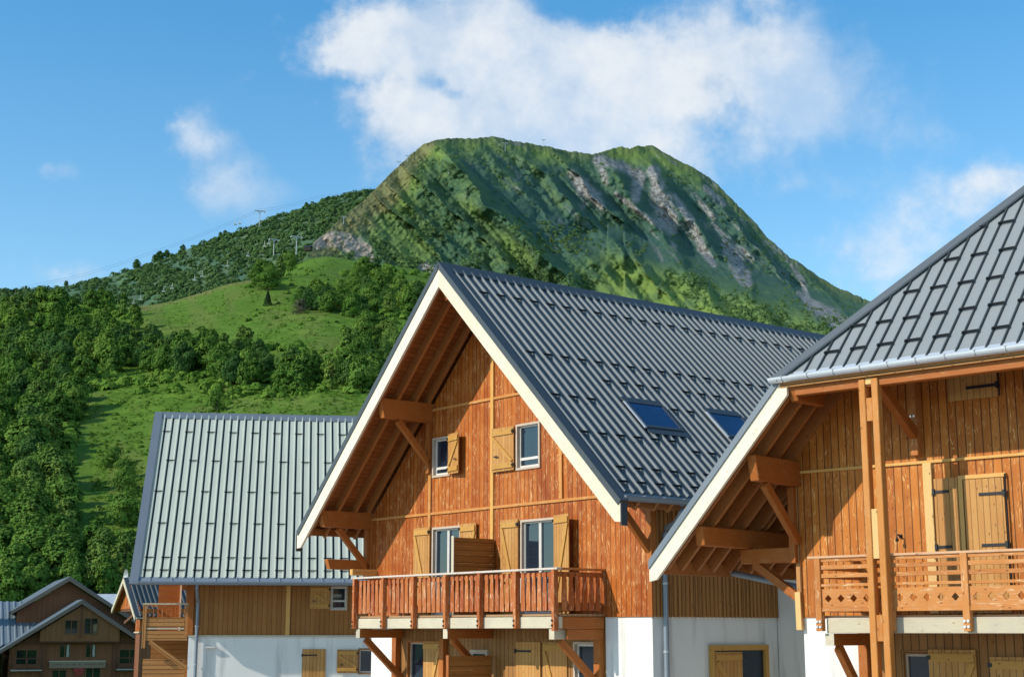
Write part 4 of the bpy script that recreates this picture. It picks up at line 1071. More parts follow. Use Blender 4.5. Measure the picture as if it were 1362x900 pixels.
def build_small():
    MB.S = 1.0
    O = at(187, 806, 75)
    R = empty('chalet', (O.x, 75, -1.2), -1.0); MB.DZ = H + 1.2
    tag(R, 'narrow orange gabled annex with steep ribbed roof between the brown hotel and pale roofed chalet', 'house')
    k = .95
    mb = MB(); wall_sheet(mb, lambda u: 2.65 - .28 - k * abs(u + 1.95), -3.2, 0, 1.05, [], w=0, extra=(-1.95,))
    wall_sheet(mb, lambda u: 1.05, -.65, 0, -.1, [], w=0)
    mb.face([(0, 0, -.1), (0, 5, -.1), (0, 5, 1.05), (0, 0, 1.05)]); mb.build('gable_cladding', M['facade'], R)
    mb = MB(); mb.face([(0, .03, -4), (0, 5, -4), (0, 5, -.1), (0, .03, -.1)]); mb.face([(-.65, .03, -4), (0, .03, -4), (0, .03, -.1), (-.65, .03, -.1)]); mb.build('lower_wall', M['brown'], R)
    mb = MB(); mb.box(-.70, .05, -.05, .04, -.16, -.10); mb.build('cladding_edge', M['cream_grey'], R)
    mb = MB(); mb.face([(-.65, 0, -4), (-.65, 5, -4), (-.65, 5, 1.05), (-.65, 0, 1.05)]); mb.box(-3.2, -.65, 2.5, 2.6, -4, 1.0, 2); mb.build('inner_wall', M['brown'], R)
    mb = MB(); mb.beam((-2.6, .1, .35), (-.65, .1, .9), .12, .14); mb.box(-3.2, 0, .02, .14, .92, 1.045, 0); mb.build('tie_beam', M['brown_beam'], R)
    gable_roof(R, 'roof_a', -3.62, .15, -.3, 5, 2.65, k, rib=.25, ridge_u=-1.95, board='cream_grey', verge=.22)
    gt = MB(); half_gutter(gt, (.22, -.28, 2.65 - k * 2.1 - .05), (.22, 5, 2.65 - k * 2.1 - .05), .08); gt.build('gutter', M['gutter_b'], R)
    gt = MB(); half_gutter(gt, (-3.68, -.28, 2.65 - k * 1.67 - .05), (-3.68, 5, 2.65 - k * 1.67 - .05), .08); gt.build('gutter', M['gutter_b'], R)
    # dish on the ridge
    d = MB(); d.tube([(-2.85, .3, 1.6), (-2.85, .3, 2.75)], .03, 6)
    rings = []
    for r, h in ((0, .0), (.15, .02), (.27, .07), (.36, .13)):
        rings.append([(-2.85 + r * math.cos(t), .3 - .08 - h, 2.75 + r * math.sin(t)) for t in np.linspace(0, 2 * math.pi, 15)[:-1]])
    for a, b in zip(rings[1:], rings[2:]):
        for i in range(14): j = (i + 1) % 14; d.face([a[i], a[j], b[j], b[i]])
    d.face(rings[1]); d.build('satellite_dish', M['grey_paint'], R)
    # plain house further back, only its pale roof shows
    O = at(150, 796, 190); MB.DZ = H + 4
    R = empty('chalet', (O.x, 190, -4), -.1)
    tag(R, 'low house in the distance behind the hotel with only its pale metal roof showing', 'house')
    w = MB(); w.box(-5, 6, .8, 8, -9, 3.2, 2); w.build('wall', M['brown'], R)
    rm = MB(); z0, z1 = 3.0, 4.6
    rm.face([(-6, 0, z0), (7, 0, z0), (7, 4.4, z1), (-6, 4.4, z1)]); rm.face([(-6, 4.4, z1), (7, 4.4, z1), (7, 8.8, z0), (-6, 8.8, z0)])
    rm.face([(-6, 0, z0 - .2), (7, 0, z0 - .2), (7, 0, z0 - .004), (-6, 0, z0 - .004)])
    r = rm.build('roof', M['roof_far'], R)

M['hotel_gable'] = wood('hotel_gable_boards', (.20, .078, .026), (.26, .108, .038), (.3, .17, .07), .2, .3, .6)
M['pale_batten'] = wood('pale_honey_timber', (.60, .36, .12), (.70, .46, .18), (.8, .6, .32), 0, .5)
M['green_glass'] = glass('green_tinted_glass', (.012, .024, .018), 1.6)
M['brown_frame'] = wood('brown_window_frame', (.14, .07, .035), (.2, .1, .05), (.25, .15, .08), 0, .2)
M['curtain'] = simple('pale_curtain', (.42, .42, .40), .9)
M['pale_slab'] = simple('pale_balcony_slab', (.34, .34, .31), .8)
M['roof_far'] = metal('pale_far_roof', (.42, .46, .48), .5, .1, .1)
M['trim_b'] = metal('grey_hip_flashing', (.12, .135, .145), .45, .1, .1)

# ================================================================== noise in numpy
def _hash(ix, iy, seed):
    h = (ix.astype(np.int64) * 374761393 + iy.astype(np.int64) * 668265263 + seed * 974711) & 0x7fffffff
    h = ((h ^ (h >> 13)) * 1274126177) & 0x7fffffff
    return ((h ^ (h >> 16)) & 0xffff) / 65535.0
def vnoise(x, y, seed=0):
    ix, iy = np.floor(x), np.floor(y); fx, fy = x - ix, y - iy
    fx = fx * fx * (3 - 2 * fx); fy = fy * fy * (3 - 2 * fy)
    a, b = _hash(ix, iy, seed), _hash(ix + 1, iy, seed); c, d = _hash(ix, iy + 1, seed), _hash(ix + 1, iy + 1, seed)
    return (a * (1 - fx) + b * fx) * (1 - fy) + (c * (1 - fx) + d * fx) * fy
def fbm(x, y, oct=5, seed=0, gain=.5):
    s, a, t = 0, 1.0, 0.0
    for i in range(oct):
        s = s + a * vnoise(x, y, seed + i * 17); t += a; a *= gain; x = x * 2.03 + 11.3; y = y * 2.03 + 5.7
    return s / t
def ridged(x, y, oct=4, seed=0):
    s, a, t = 0, 1.0, 0.0
    for i in range(oct):
        s = s + a * (1 - np.abs(2 * vnoise(x, y, seed + i * 31) - 1)); t += a; a *= .5; x = x * 2.1 + 3.1; y = y * 2.1 + 7.7
    return s / t
def sstep(x, a, b):
    t = np.clip((x - a) / (b - a), 0, 1); return t * t * (3 - 2 * t)

def grid_mesh(name, X, Y, Z, mat, attrs=None, kind='structure'):
    r, c = X.shape
    co = np.stack([X, Y, Z], -1).reshape(-1, 3).astype(np.float32)
    i = np.arange(r * c).reshape(r, c)
    f = np.stack([i[:-1, :-1], i[:-1, 1:], i[1:, 1:], i[1:, :-1]], -1).reshape(-1, 4)
    me = bpy.data.meshes.new(name)
    me.vertices.add(len(co)); me.vertices.foreach_set('co', co.ravel())
    me.loops.add(f.size); me.loops.foreach_set('vertex_index', f.ravel().astype(np.int32))
    me.polygons.add(len(f)); me.polygons.foreach_set('loop_start', np.arange(0, f.size, 4, dtype=np.int32)); me.polygons.foreach_set('loop_total', np.full(len(f), 4, np.int32))
    me.polygons.foreach_set('use_smooth', np.ones(len(f), bool))
    me.update(calc_edges=True)
    for k, v in (attrs or {}).items():
        a = me.attributes.new(k, 'FLOAT', 'POINT'); a.data.foreach_set('value', v.reshape(-1).astype(np.float32))
    me.materials.append(mat)
    o = bpy.data.objects.new(name, me); COL.objects.link(o); o['kind'] = kind
    return o

def interp_rows(xs, table, q):
    """table: list of rows of values at xs -> array (rows, len(q)) with smooth interpolation"""
    return np.array([np.interp(q, xs, r) for r in table])
def smooth_cols(A, n):
    k = np.hanning(n + 2)[1:-1]; k /= k.sum()
    return np.array([np.convolve(np.pad(r, n // 2, 'edge'), k, 'valid') for r in A])

# ------------------------------------------------------------------ terrain materials
def terrain_mat(name, base, extra):
    m, k, b, out = new_mat(name)
    pos = k.n('ShaderNodeNewGeometry').outputs['Position']
    def A(nm): return k.n('ShaderNodeAttribute', {'attribute_name': nm}).outputs['Fac']
    n1 = k.noise(pos, .02, 5, .6); n2 = k.noise(pos, .13, 5, .65); n3 = k.noise(pos, .6, 4, .7)
    col = base(k, n1, n2, n3, A, pos)
    k.set(b.inputs['Base Color'], col); b.inputs['Roughness'].default_value = .95; b.inputs['Specular IOR Level'].default_value = .1
    h = k.m('ADD', k.m('MULTIPLY', n2, extra[0]), k.m('MULTIPLY', n3, extra[1]))
    k.set(b.inputs['Normal'], k.n('ShaderNodeBump', None, Strength=.8, Distance=1.0, Height=h))
    return m

def meadow_col(k, n1, n2, n3, A, pos):
    g = k.mix(k.ramp(n2, .3, .7), (.060, .132, .012), (.125, .218, .026))
    g = k.mix(k.ramp(n1, .42, .62), g, (.085, .165, .018))
    g = k.mix(k.m('MULTIPLY', k.ramp(n3, .5, .75), .5), g, (.038, .092, .011))
    g = k.mix(A('dry'), g, (.16, .15, .05))
    return k.mix(A('soil'), g, (.16, .11, .07))
def mount_col(k, n1, n2, n3, A, pos):
    g = k.mix(k.ramp(n2, .35, .68), (.052, .122, .064), (.135, .205, .070))  # blue of distant haze mixed into the grass tones
    g = k.mix(k.ramp(n1, .42, .62), g, (.056, .122, .070))
    g = k.mix(k.m('MULTIPLY', k.ramp(n3, .5, .72), .6), g, (.036, .092, .070))
    n4 = k.noise(pos, .22, 7, .72)
    g = k.mix(k.m('MULTIPLY', k.ramp(n4, .50, .60), .38), g, (.034, .086, .052))
    g = k.mix(k.m('MULTIPLY', k.ramp(n4, .46, .38), .5), g, (.150, .215, .085))
    g = k.mix(A('bright'), g, k.mix(n3, (.125, .205, .046), (.200, .285, .078)))  # sunlit slopes painted paler through this mask
    g = k.mix(A('dry'), g, k.mix(n3, (.165, .170, .070), (.225, .215, .10)))
    rk = k.mix(k.ramp(n3, .3, .7), (.17, .18, .185), (.42, .42, .40))
    rk = k.mix(k.ramp(n2, .45, .6), rk, (.14, .135, .12))
    rk = k.mix(A('pink'), rk, k.mix(n3, (.22, .19, .16), (.52, .45, .37)))
    g = k.mix(k.m('MULTIPLY', A('dark'), k.ramp(n4, .62, .40, .45, .95)), g, k.mix(n3, (.027, .080, .094), (.044, .100, .108)))  # teal shade of the unlit flank painted into the colour
    return k.mix(k.m('MULTIPLY', A('rock'), k.ramp(k.m('ADD', n3, k.m('MULTIPLY', A('rock'), .6)), .42, .62), clamp=True), g, rk)

# ================================================================== the mountain
CREST = np.array([(-60, 700), (330, 480), (385, 372), (420, 321), (455, 290), (490, 261), (520, 230), (545, 207), (562, 192), (580, 185.5), (605, 184), (630, 183.5), (655, 181.5), (668, 184), (690, 188), (715, 192), (742, 198), (765, 202), (790, 205), (803, 202), (822, 194.5), (838, 198), (848, 194), (866, 193), (885, 203), (905, 214), (930, 227), (950, 240), (970, 262), (1000, 291), (1020, 315), (1050, 341), (1080, 361), (1110, 381), (1140, 393), (1165, 404), (1250, 450), (1362, 500), (1600, 600)], float)
FOOTY = np.array([(330, 520), (450, 440), (560, 440), (700, 450), (900, 480), (1100, 520), (1200, 540), (1600, 640)], float)
def d_mount(px, py):
    y = np.clip(470 - py, -60, 330)
    d = 1130 + np.where(y < 90, 3.3 * y, 297 + 1.35 * (y - 90)) + .52 * (px - 600)
    q = px - 1.0 * (py - 200); yb = np.where(px < 808, 345 + (808 - px) * .08, 334 + .33 * (px - 808))
    d = d + 1.15 * np.clip(q - 588, 0, 430) * sstep(yb - py, -6, 42)
    d = d + np.where(px < 575, 0.0 * px, 0)
    return d
RIBS = [(438, .5), (470, .5), (515, .55), (582, 1.2), (640, .4), (688, 1.05), (727, .8), (786, 1.05), (842, .9), (900, .8), (938, .7), (985, .8), (1035, .6), (1080, .6), (1120, .5), (1180, .5)]
def rib_relief(px, py):
    wob = 14 * (fbm(px / 60, py / 45, 3, 5) - .5) + 5 * (fbm(px / 14, py / 14, 3, 6) - .5)
    q = px - 1.02 * (py - 200) + wob * 2
    q = np.where(px > 830, px - .82 * (py - 200) + wob * 2, q)
    xs = [r[0] for r in RIBS]; am = [r[1] for r in RIBS]
    out = np.zeros_like(px)
    for (a, A_), (b, B_) in zip(RIBS, RIBS[1:]):
        s = (q - a) / (b - a); m_ = (s >= 0) & (s < 1)
        w = b - a
        fall = np.clip(s / .30, 0, 1); rise = np.clip((s - .38) / .62, 0, 1)
        v = A_ * (1 - fall * fall * (3 - 2 * fall)) + B_ * rise ** 1.5
        out = np.where(m_, v * np.clip(w, 30, 85) * .95, out)
    return out

def polymask(px, py, pts, wid, seed, soft=.5):
    """soft mask along a polyline, in picture units, with a ragged edge"""
    d = np.full(px.shape, 1e9)
    for (x0, y0, w0), (x1, y1, w1) in zip([(p[0], p[1], p[2]) for p in pts], [(p[0], p[1], p[2]) for p in pts[1:]]):
        vx, vy = x1 - x0, y1 - y0; L = vx * vx + vy * vy
        t = np.clip(((px - x0) * vx + (py - y0) * vy) / L, 0, 1)
        dd = np.hypot(px - x0 - vx * t, py - y0 - vy * t) / (w0 + (w1 - w0) * t)
        d = np.minimum(d, dd)
    d = d + 1.1 * (fbm(px / 9, py / 9, 4, seed) - .5) + .8 * (fbm(px / 30, py / 30, 3, seed + 3) - .5)
    return 1 - sstep(d, 1 - soft, 1 + soft)

def mountain_point(px, v):
    """v: 0 foot, 1 crest; >1 goes over the back"""
    cy = np.interp(px, CREST[:, 0], CREST[:, 1]); fy = np.interp(px, FOOTY[:, 0], FOOTY[:, 1])
    fy = np.maximum(fy, cy + 25)
    vv = np.minimum(v, 1.0)
    py = fy + (cy - fy) * vv
    d = d_mount(px, py)
    edge = sstep(vv, 0.0, .30) * (1 - .75 * sstep(vv, .86, 1.0))
    rel = rib_relief(px, py) * edge * sstep(px, 400, 470)
    n = (12 + 10 * sstep(px, 600, 720)) * (fbm(px / 34, py / 34, 6, 40) - .5) + 24 * (ridged((px - py) / 24, (px + py) / 110, 5, 54) - .6) + 17 * (ridged((px - .9 * py) / 16, (px * .5 + py) / 70, 4, 50) - .6) + 6 * (fbm(px / 7, py / 7, 4, 60) - .5) + 4 * (fbm(px / 2.6, py / 2.6, 2, 61) - .5)
    d = d - rel - n * (.35 + .65 * edge)
    return py, d

def build_mountain():
    px = np.concatenate([np.arange(330, 1190, 1.5), np.arange(1190, 1600, 6)])
    v = np.concatenate([np.linspace(0, 1, 200), [1.015, 1.05, 1.12, 1.3]])
    P, V = np.meshgrid(px, v)
    py, d = mountain_point(P, V)
    jag = (3.2 * (fbm(P / 9, P * 0 + 3, 4, 90) - .5) + 2.2 * (fbm(P / 2.5, P * 0, 2, 91) - .5)) * sstep(V, .9, 1.0)
    x, z = ray(P, py - jag)
    X, Y, Z = x * d, d, z * d + H
    back = np.clip(V - 1, 0, None)
    Y = Y + back * 1400; Z = Z - back * (900 + 0 * P)
    steep_r = np.zeros_like(P)
    rock = np.zeros_like(P)
    for pts, sd in (([(760, 232, 5), (775, 248, 9), (792, 262, 8), (801, 276, 4)], 1), ([(795, 214, 6), (812, 216, 9), (835, 226, 7), (850, 234, 7)], 2), ([(800, 224, 5), (806, 243, 4)], 12),
                    ([(850, 232, 7), (846, 262, 6)], 3), ([(820, 258, 3), (850, 282, 3), (880, 302, 4)], 4), ([(868, 228, 7), (877, 262, 12), (885, 288, 14), (893, 304, 8)], 5),
                    ([(897, 260, 2.5), (915, 288, 6), (926, 315, 7), (936, 335, 6), (950, 352, 4)], 6), ([(930, 268, 3), (950, 290, 4)], 7), ([(965, 324, 5), (976, 340, 10), (984, 358, 10), (996, 378, 7)], 8),
                    ([(1052, 352, 2), (1066, 372, 3), (1075, 398, 4)], 9), ([(1062, 390, 3), (1085, 410, 8), (1108, 424, 12), (1122, 436, 12)], 10), ([(940, 250, 4), (962, 272, 4)], 11),
                    ([(948, 298, 2), (965, 316, 3)], 15), ([(985, 330, 3), (1000, 345, 3)], 16), ([(560, 352, 5), (600, 366, 7)], 17)):
        rock = np.maximum(rock, polymask(P, py, pts, 1, sd))
    rf = ridged((P - .9 * py) / 11, (P + py) / 60, 4, 77)
    rock = np.maximum(rock, .62 * sstep(rf, .74, .86) * sstep(P, 590, 660) * (1 - sstep(py, 330, 400)) * sstep(fbm(P / 40, py / 40, 3, 78), .45, .6))
    pink = polymask(P, py, [(424, 322, 8), (452, 318, 12), (482, 334, 13), (492, 344, 6)], 1, 21, .35)
    rock = np.maximum(rock, pink)
    dry = polymask(P, py, [(575, 188, 6), (545, 212, 14), (520, 236, 20), (500, 262, 24), (468, 292, 24), (432, 322, 18)], 1, 22, .5)
    cyy = np.interp(P, CREST[:, 0], CREST[:, 1])
    dry = np.maximum(dry * .85, .35 * (1 - sstep(py - cyy, 0, 14)) * sstep(P, 570, 600))
    bright = sstep(py - (P - 808) * .33 - 334, -14, 26) * sstep(P, 760, 830) + polymask(P, py, [(655, 225, 9), (670, 236, 13), (684, 245, 7)], 1, 23) + polymask(P, py, [(816, 206, 12), (850, 204, 14), (890, 225, 14), (920, 240, 12)], 1, 24) + polymask(P, py, [(585, 200, 12), (640, 198, 16), (700, 206, 12), (750, 214, 8)], 1, 26) * .9 + .75 * polymask(P, py, [(566, 206, 8), (540, 250, 18), (520, 300, 26), (560, 345, 20)], 1, 27) + .8 * polymask(P, py, [(700, 218, 5), (735, 258, 5), (752, 285, 4)], 1, 28) + .7 * polymask(P, py, [(612, 262, 6), (650, 310, 9), (700, 350, 12)], 1, 29)  # where sunlight on the slopes is painted in
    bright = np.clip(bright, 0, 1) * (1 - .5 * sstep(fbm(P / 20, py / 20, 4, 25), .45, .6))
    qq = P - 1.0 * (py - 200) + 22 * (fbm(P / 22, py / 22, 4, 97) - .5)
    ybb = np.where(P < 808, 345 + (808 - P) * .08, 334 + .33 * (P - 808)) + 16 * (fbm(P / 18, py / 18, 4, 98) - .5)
    painted_shade = sstep(qq, 588, 606) * sstep(ybb - py, -4, 16) * sstep(py - cyy, 8, 30) * (1 - sstep(P, 850, 960))
    dark = np.clip(.85 * painted_shade * (1 - .6 * sstep(rib_relief(P, py), 18, 60)) + sstep(P, 850, 960) * (1 - sstep(py - (P - 808) * .33 - 334, -40, 0)) * sstep(py - cyy, 6, 34), 0, 1) * .75  # where shade on the right-facing slopes is painted in
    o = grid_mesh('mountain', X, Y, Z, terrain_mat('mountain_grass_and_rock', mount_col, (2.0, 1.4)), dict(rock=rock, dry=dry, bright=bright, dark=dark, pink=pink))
    return o

# ================================================================== brush covered ridge on the left
RCREST = np.array([(-700, 420), (-250, 400), (0, 387), (60, 384), (100, 378), (150, 366), (200, 350), (250, 331), (300, 313), (350, 296), (400, 277), (440, 263), (480, 253), (540, 252), (620, 300)], float)
def ridge_point(px, v):
    cy = np.interp(px, RCREST[:, 0], RCREST[:, 1])
    vv = np.minimum(v, 1)
    py = cy + 135 * (1 - vv)
    d = 1420 + 480 * vv ** 1.1 + .25 * (px - 200)
    d = d - 60 * (fbm(px / 50, py / 40, 4, 110) - .5) - 18 * (fbm(px / 12, py / 12, 3, 120) - .5)
    return py, d
def build_ridge():
    px = np.arange(-700, 600, 4.0); v = np.concatenate([np.linspace(0, 1, 60), [1.04, 1.12, 1.3]])
    P, V = np.meshgrid(px, v); py, d = ridge_point(P, V)
    x, z = ray(P, py); b = np.clip(V - 1, 0, None)
    return grid_mesh('ridge', x * d, d + b * 1200, z * d + H - b * 600, terrain_mat('brush_ground', mount_col, (1.0, .5)),
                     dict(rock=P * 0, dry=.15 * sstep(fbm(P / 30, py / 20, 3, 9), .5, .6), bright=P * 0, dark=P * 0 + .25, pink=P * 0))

# ================================================================== meadow hill
HX = np.array([-800, -300, 0, 100, 200, 330, 420, 500, 600, 800, 1100, 1500, 2000], float)
HD = np.array([186, 212, 260, 330, 410, 500, 600, 720, 830, 930, 1060], float)
HT = [[845] * 13,
      [795, 793, 793, 793, 791, 786, 782, 781, 786, 798, 810, 815, 815],
      [705, 705, 705, 705, 700, 680, 670, 670, 680, 700, 720, 740, 740],
      [612, 610, 608, 605, 598, 570, 560, 560, 575, 600, 640, 680, 680],
      [528, 525, 522, 515, 506, 488, 480, 482, 500, 530, 570, 620, 620],
      [462, 458, 452, 445, 440, 428, 420, 430, 445, 480, 520, 570, 570],
      [415, 412, 410, 410, 411, 377, 374, 393, 412, 450, 490, 550, 550],
      [412, 408, 405, 409, 416, 384, 345, 362, 385, 430, 480, 545, 545],
      [440, 432, 425, 425, 430, 400, 340, 348, 372, 425, 480, 545, 545],
      [480, 470, 460, 455, 455, 425, 372, 360, 378, 435, 490, 550, 550],
      [560, 540, 520, 510, 505, 480, 430, 410, 420, 470, 520, 580, 580]]
HQ = np.arange(-800, 2001, 4.0)
_T = smooth_cols(interp_rows(HX, HT, HQ), 23)
HDD = np.concatenate([np.arange(186, 260, 5), np.arange(260, 620, 4.5), np.arange(620, 1061, 9)])
def _cub(col):
    # smooth interpolation over distance (Catmull-Rom on the table rows)
    n = len(HD); m_ = np.zeros_like(col)
    m_[1:-1] = ((col[2:] - col[:-2]).T / (HD[2:] - HD[:-2])).T; m_[0] = (col[1] - col[0]) / (HD[1] - HD[0]); m_[-1] = (col[-1] - col[-2]) / (HD[-1] - HD[-2])
    out = []
    for d in HDD:
        i = min(max(np.searchsorted(HD, d, side='right') - 1, 0), n - 2); h = HD[i + 1] - HD[i]; t = (d - HD[i]) / h
        out.append((2 * t**3 - 3 * t**2 + 1) * col[i] + (t**3 - 2 * t**2 + t) * h * m_[i] + (-2 * t**3 + 3 * t**2) * col[i + 1] + (t**3 - t**2) * h * m_[i + 1])
    return np.array(out)
_PY = _cub(_T)
_P, _D = np.meshgrid(HQ, HDD)
_x, _z = ray(_P, _PY)
HXW, HZW = _x * _D, _z * _D
HZW = HZW + (5.5 * (fbm(HXW / 55, _D / 55, 4, 200) - .5) + 1.6 * (fbm(HXW / 12, _D / 12, 3, 210) - .5)) * sstep(_D, 160, 260)
def hill_point(px, py):
    """surface point of the meadow hill seen at a picture position (nearest crossing)"""
    j = int(round((px - HQ[0]) / 4.0)); col = _PY[:, j]
    i = 0
    while i < len(col) - 2 and col[i + 1] > py: i += 1
    t = 0 if col[i] == col[i + 1] else (col[i] - py) / (col[i] - col[i + 1]); t = min(max(t, 0), 1)
    d = HDD[i] + (HDD[i + 1] - HDD[i]) * t
    zz = HZW[i, j] + (HZW[i + 1, j] - HZW[i, j]) * t
    x, z = ray(px, py)
    return Vector((float(x) * d, float(d), float(zz) + H))
def build_hill():
    dry = polymask(_P, _PY, [(185, 412, 4), (260, 392, 5), (330, 376, 4)], 1, 31) * .55 + .3 * sstep(fbm(_P / 26, _PY / 14, 4, 32), .52, .64)
    soil = polymask(_P, _PY, [(8, 568, 14), (40, 566, 8)], 1, 33)
    return grid_mesh('meadow_hill', HXW, _D + 0 * HXW, HZW + H, terrain_mat('meadow_grass', meadow_col, (1.5, .8)), dict(dry=np.clip(dry, 0, 1), soil=np.clip(soil, 0, 1)))

def build_ground():
    xs = np.concatenate([np.linspace(-6000, -300, 12), np.arange(-280, 281, 14.0), np.linspace(300, 6000, 12)])
    ys = np.concatenate([np.linspace(-2000, -60, 8), np.arange(-50, 330, 9.0), np.linspace(350, 7000, 14)])
    X, Y = np.meshgrid(xs, ys)
    Z = -9.5 * sstep(Y, 62, 118) * (1 - sstep(Y, 175, 240)) - 12 * sstep(Y, 240, 320)
    # gravel near the houses, grass further off
    g = sstep(Y + 6 * (fbm(X / 9, Y / 9, 3, 3) - .5), 55, 64)
    def gc(k, n1, n2, n3, A, pos):
        gr = k.mix(n3, (.32, .30, .27), (.46, .44, .40)); gr = k.mix(k.ramp(n2, .4, .6), gr, (.38, .36, .33))
        return k.mix(A('grass'), gr, k.mix(n3, (.04, .09, .012), (.075, .14, .02)))
    return grid_mesh('ground', X, Y, Z, terrain_mat('gravel_and_grass', gc, (.1, .05)), dict(grass=g))

# ================================================================== foliage
def leaf_mat(name, c1, c2, trans=.22):
    m, k, b, out = new_mat(name)
    oi = k.n('ShaderNodeObjectInfo').outputs['Random']
    at_ = k.n('ShaderNodeAttribute', {'attribute_name': 'leaf'}).outputs['Fac']
    f = k.m('MULTIPLY_ADD', at_, .62, k.m('MULTIPLY', oi, .5), clamp=True)
    col = k.mix(f, c1, c2)
    col = k.mix(k.m('MULTIPLY', k.ramp(oi, .55, 1.0), .55), col, k.mix(at_, tuple(c * 1.25 for c in c1), (c2[0] * 1.45, c2[1] * 1.12, c2[2] * .95)))
    d = k.n('ShaderNodeBsdfDiffuse', None, Color=col)
    t = k.n('ShaderNodeBsdfTranslucent', None, Color=k.mix(.5, col, (.09, .16, .012)))
    mx = k.n('ShaderNodeMixShader', None, i0=trans); k.t.links.new(d.outputs[0], mx.inputs[1]); k.t.links.new(t.outputs[0], mx.inputs[2])
    k.t.links.new(mx.outputs[0], out.inputs[0]); m.node_tree.nodes.remove(b)
    return m

def quads_mesh(name, C, Nn, size, mat, leaf, aspect=.75, seed=0):
    """leaf clumps: one bent quad at each centre C facing about Nn"""
    r = np.random.default_rng(seed); n = len(C)
    Nn = Nn + r.normal(0, .38, Nn.shape); Nn /= np.linalg.norm(Nn, axis=1, keepdims=True) + 1e-9
    a = r.normal(size=(n, 3)); T = np.cross(Nn, a); T /= np.linalg.norm(T, axis=1, keepdims=True) + 1e-9
    Bt = np.cross(Nn, T)
    s = (size * r.uniform(.6, 1.35, n))[:, None]
    V = np.empty((n, 4, 3)); V[:, 0] = C - T * s; V[:, 1] = C - Bt * s * aspect + Nn * s * .15; V[:, 2] = C + T * s; V[:, 3] = C + Bt * s * aspect + Nn * s * .15
    me = bpy.data.meshes.new(name)
    me.vertices.add(n * 4); me.vertices.foreach_set('co', V.astype(np.float32).ravel())
    me.loops.add(n * 4); me.loops.foreach_set('vertex_index', np.arange(n * 4, dtype=np.int32))
    me.polygons.add(n); me.polygons.foreach_set('loop_start', np.arange(0, n * 4, 4, dtype=np.int32)); me.polygons.foreach_set('loop_total', np.full(n, 4, np.int32))
    me.update(calc_edges=True)
    at_ = me.attributes.new('leaf', 'FLOAT', 'FACE'); at_.data.foreach_set('value', leaf.astype(np.float32))
    me.materials.append(mat)
    return me

def crown_points(r, h, kind):
    """clumped leaf positions of one crown; returns centres, outward directions, leaf tone"""
    C, N_, L = [], [], []
    if kind == 'conifer':
        n = 2600; t = r.uniform(.06, 1, n) ** .8; ang = r.uniform(0, 6.28, n)
        lay = .72 + .28 * np.abs(np.sin(t * 26 + ang * .3)); rad = (1 - t) * .36 * h * lay * (.55 + .45 * np.sqrt(r.uniform(0, 1, n))) + .01 * h
        P = np.stack([rad * np.cos(ang), rad * np.sin(ang), t * h - rad * .25], -1)
        return P, np.stack([np.cos(ang), np.sin(ang), .5 + 0 * ang], -1), r.uniform(0, 1, n) * .8
    if kind == 'birch': lobes, wid, lo, hi, cnt = 18, .17, .12, 1.0, 170
    elif kind == 'bush': lobes, wid, lo, hi, cnt = 13, .42, .05, .95, 200
    elif kind == 'tall': lobes, wid, lo, hi, cnt = 24, .22, .08, 1.0, 190
    else: lobes, wid, lo, hi, cnt = 30, .33, .08, 1.0, 190
    for i in range(lobes):
        t = (i + r.uniform(0, 1)) / lobes; z = (lo + (hi - lo) * t)
        prof = math.sin(math.pi * min(1, .24 + .72 * t)) ** .7
        a = r.uniform(0, 6.28); rr = wid * prof * math.sqrt(r.uniform(.05, 1)) * 1.0
        c = np.array([rr * math.cos(a), rr * math.sin(a), z * .93]) * h
        sz = h * wid * r.uniform(.36, .62) * (.75 + .4 * prof)
        d = r.normal(size=(cnt, 3)); d /= np.linalg.norm(d, axis=1, keepdims=True)
        d[:, 2] = np.where(d[:, 2] < -.3, -d[:, 2], d[:, 2])
        rad = sz * (.80 + .28 * r.uniform(0, 1, cnt)) * (1 + .35 * np.sin(d[:, 0] * 5 + i) * np.sin(d[:, 1] * 6 + i * 2))
        C.append(c + d * rad[:, None] * np.array([1, 1, .92])); N_.append(d + np.array([0, 0, .15]))
        L.append(np.clip(r.uniform(.0, .55) + r.uniform(-.2, .4, cnt), 0, 1))
    C = np.concatenate(C); N_ = np.concatenate(N_)
    ax = np.stack([C[:, 0] * 0, C[:, 1] * 0, np.full(len(C), h * .45)], -1); out_ = C - ax; out_ /= np.linalg.norm(out_, axis=1, keepdims=True) + 1e-6
    return C, N_ * .6 + out_ * .75, np.concatenate(L)

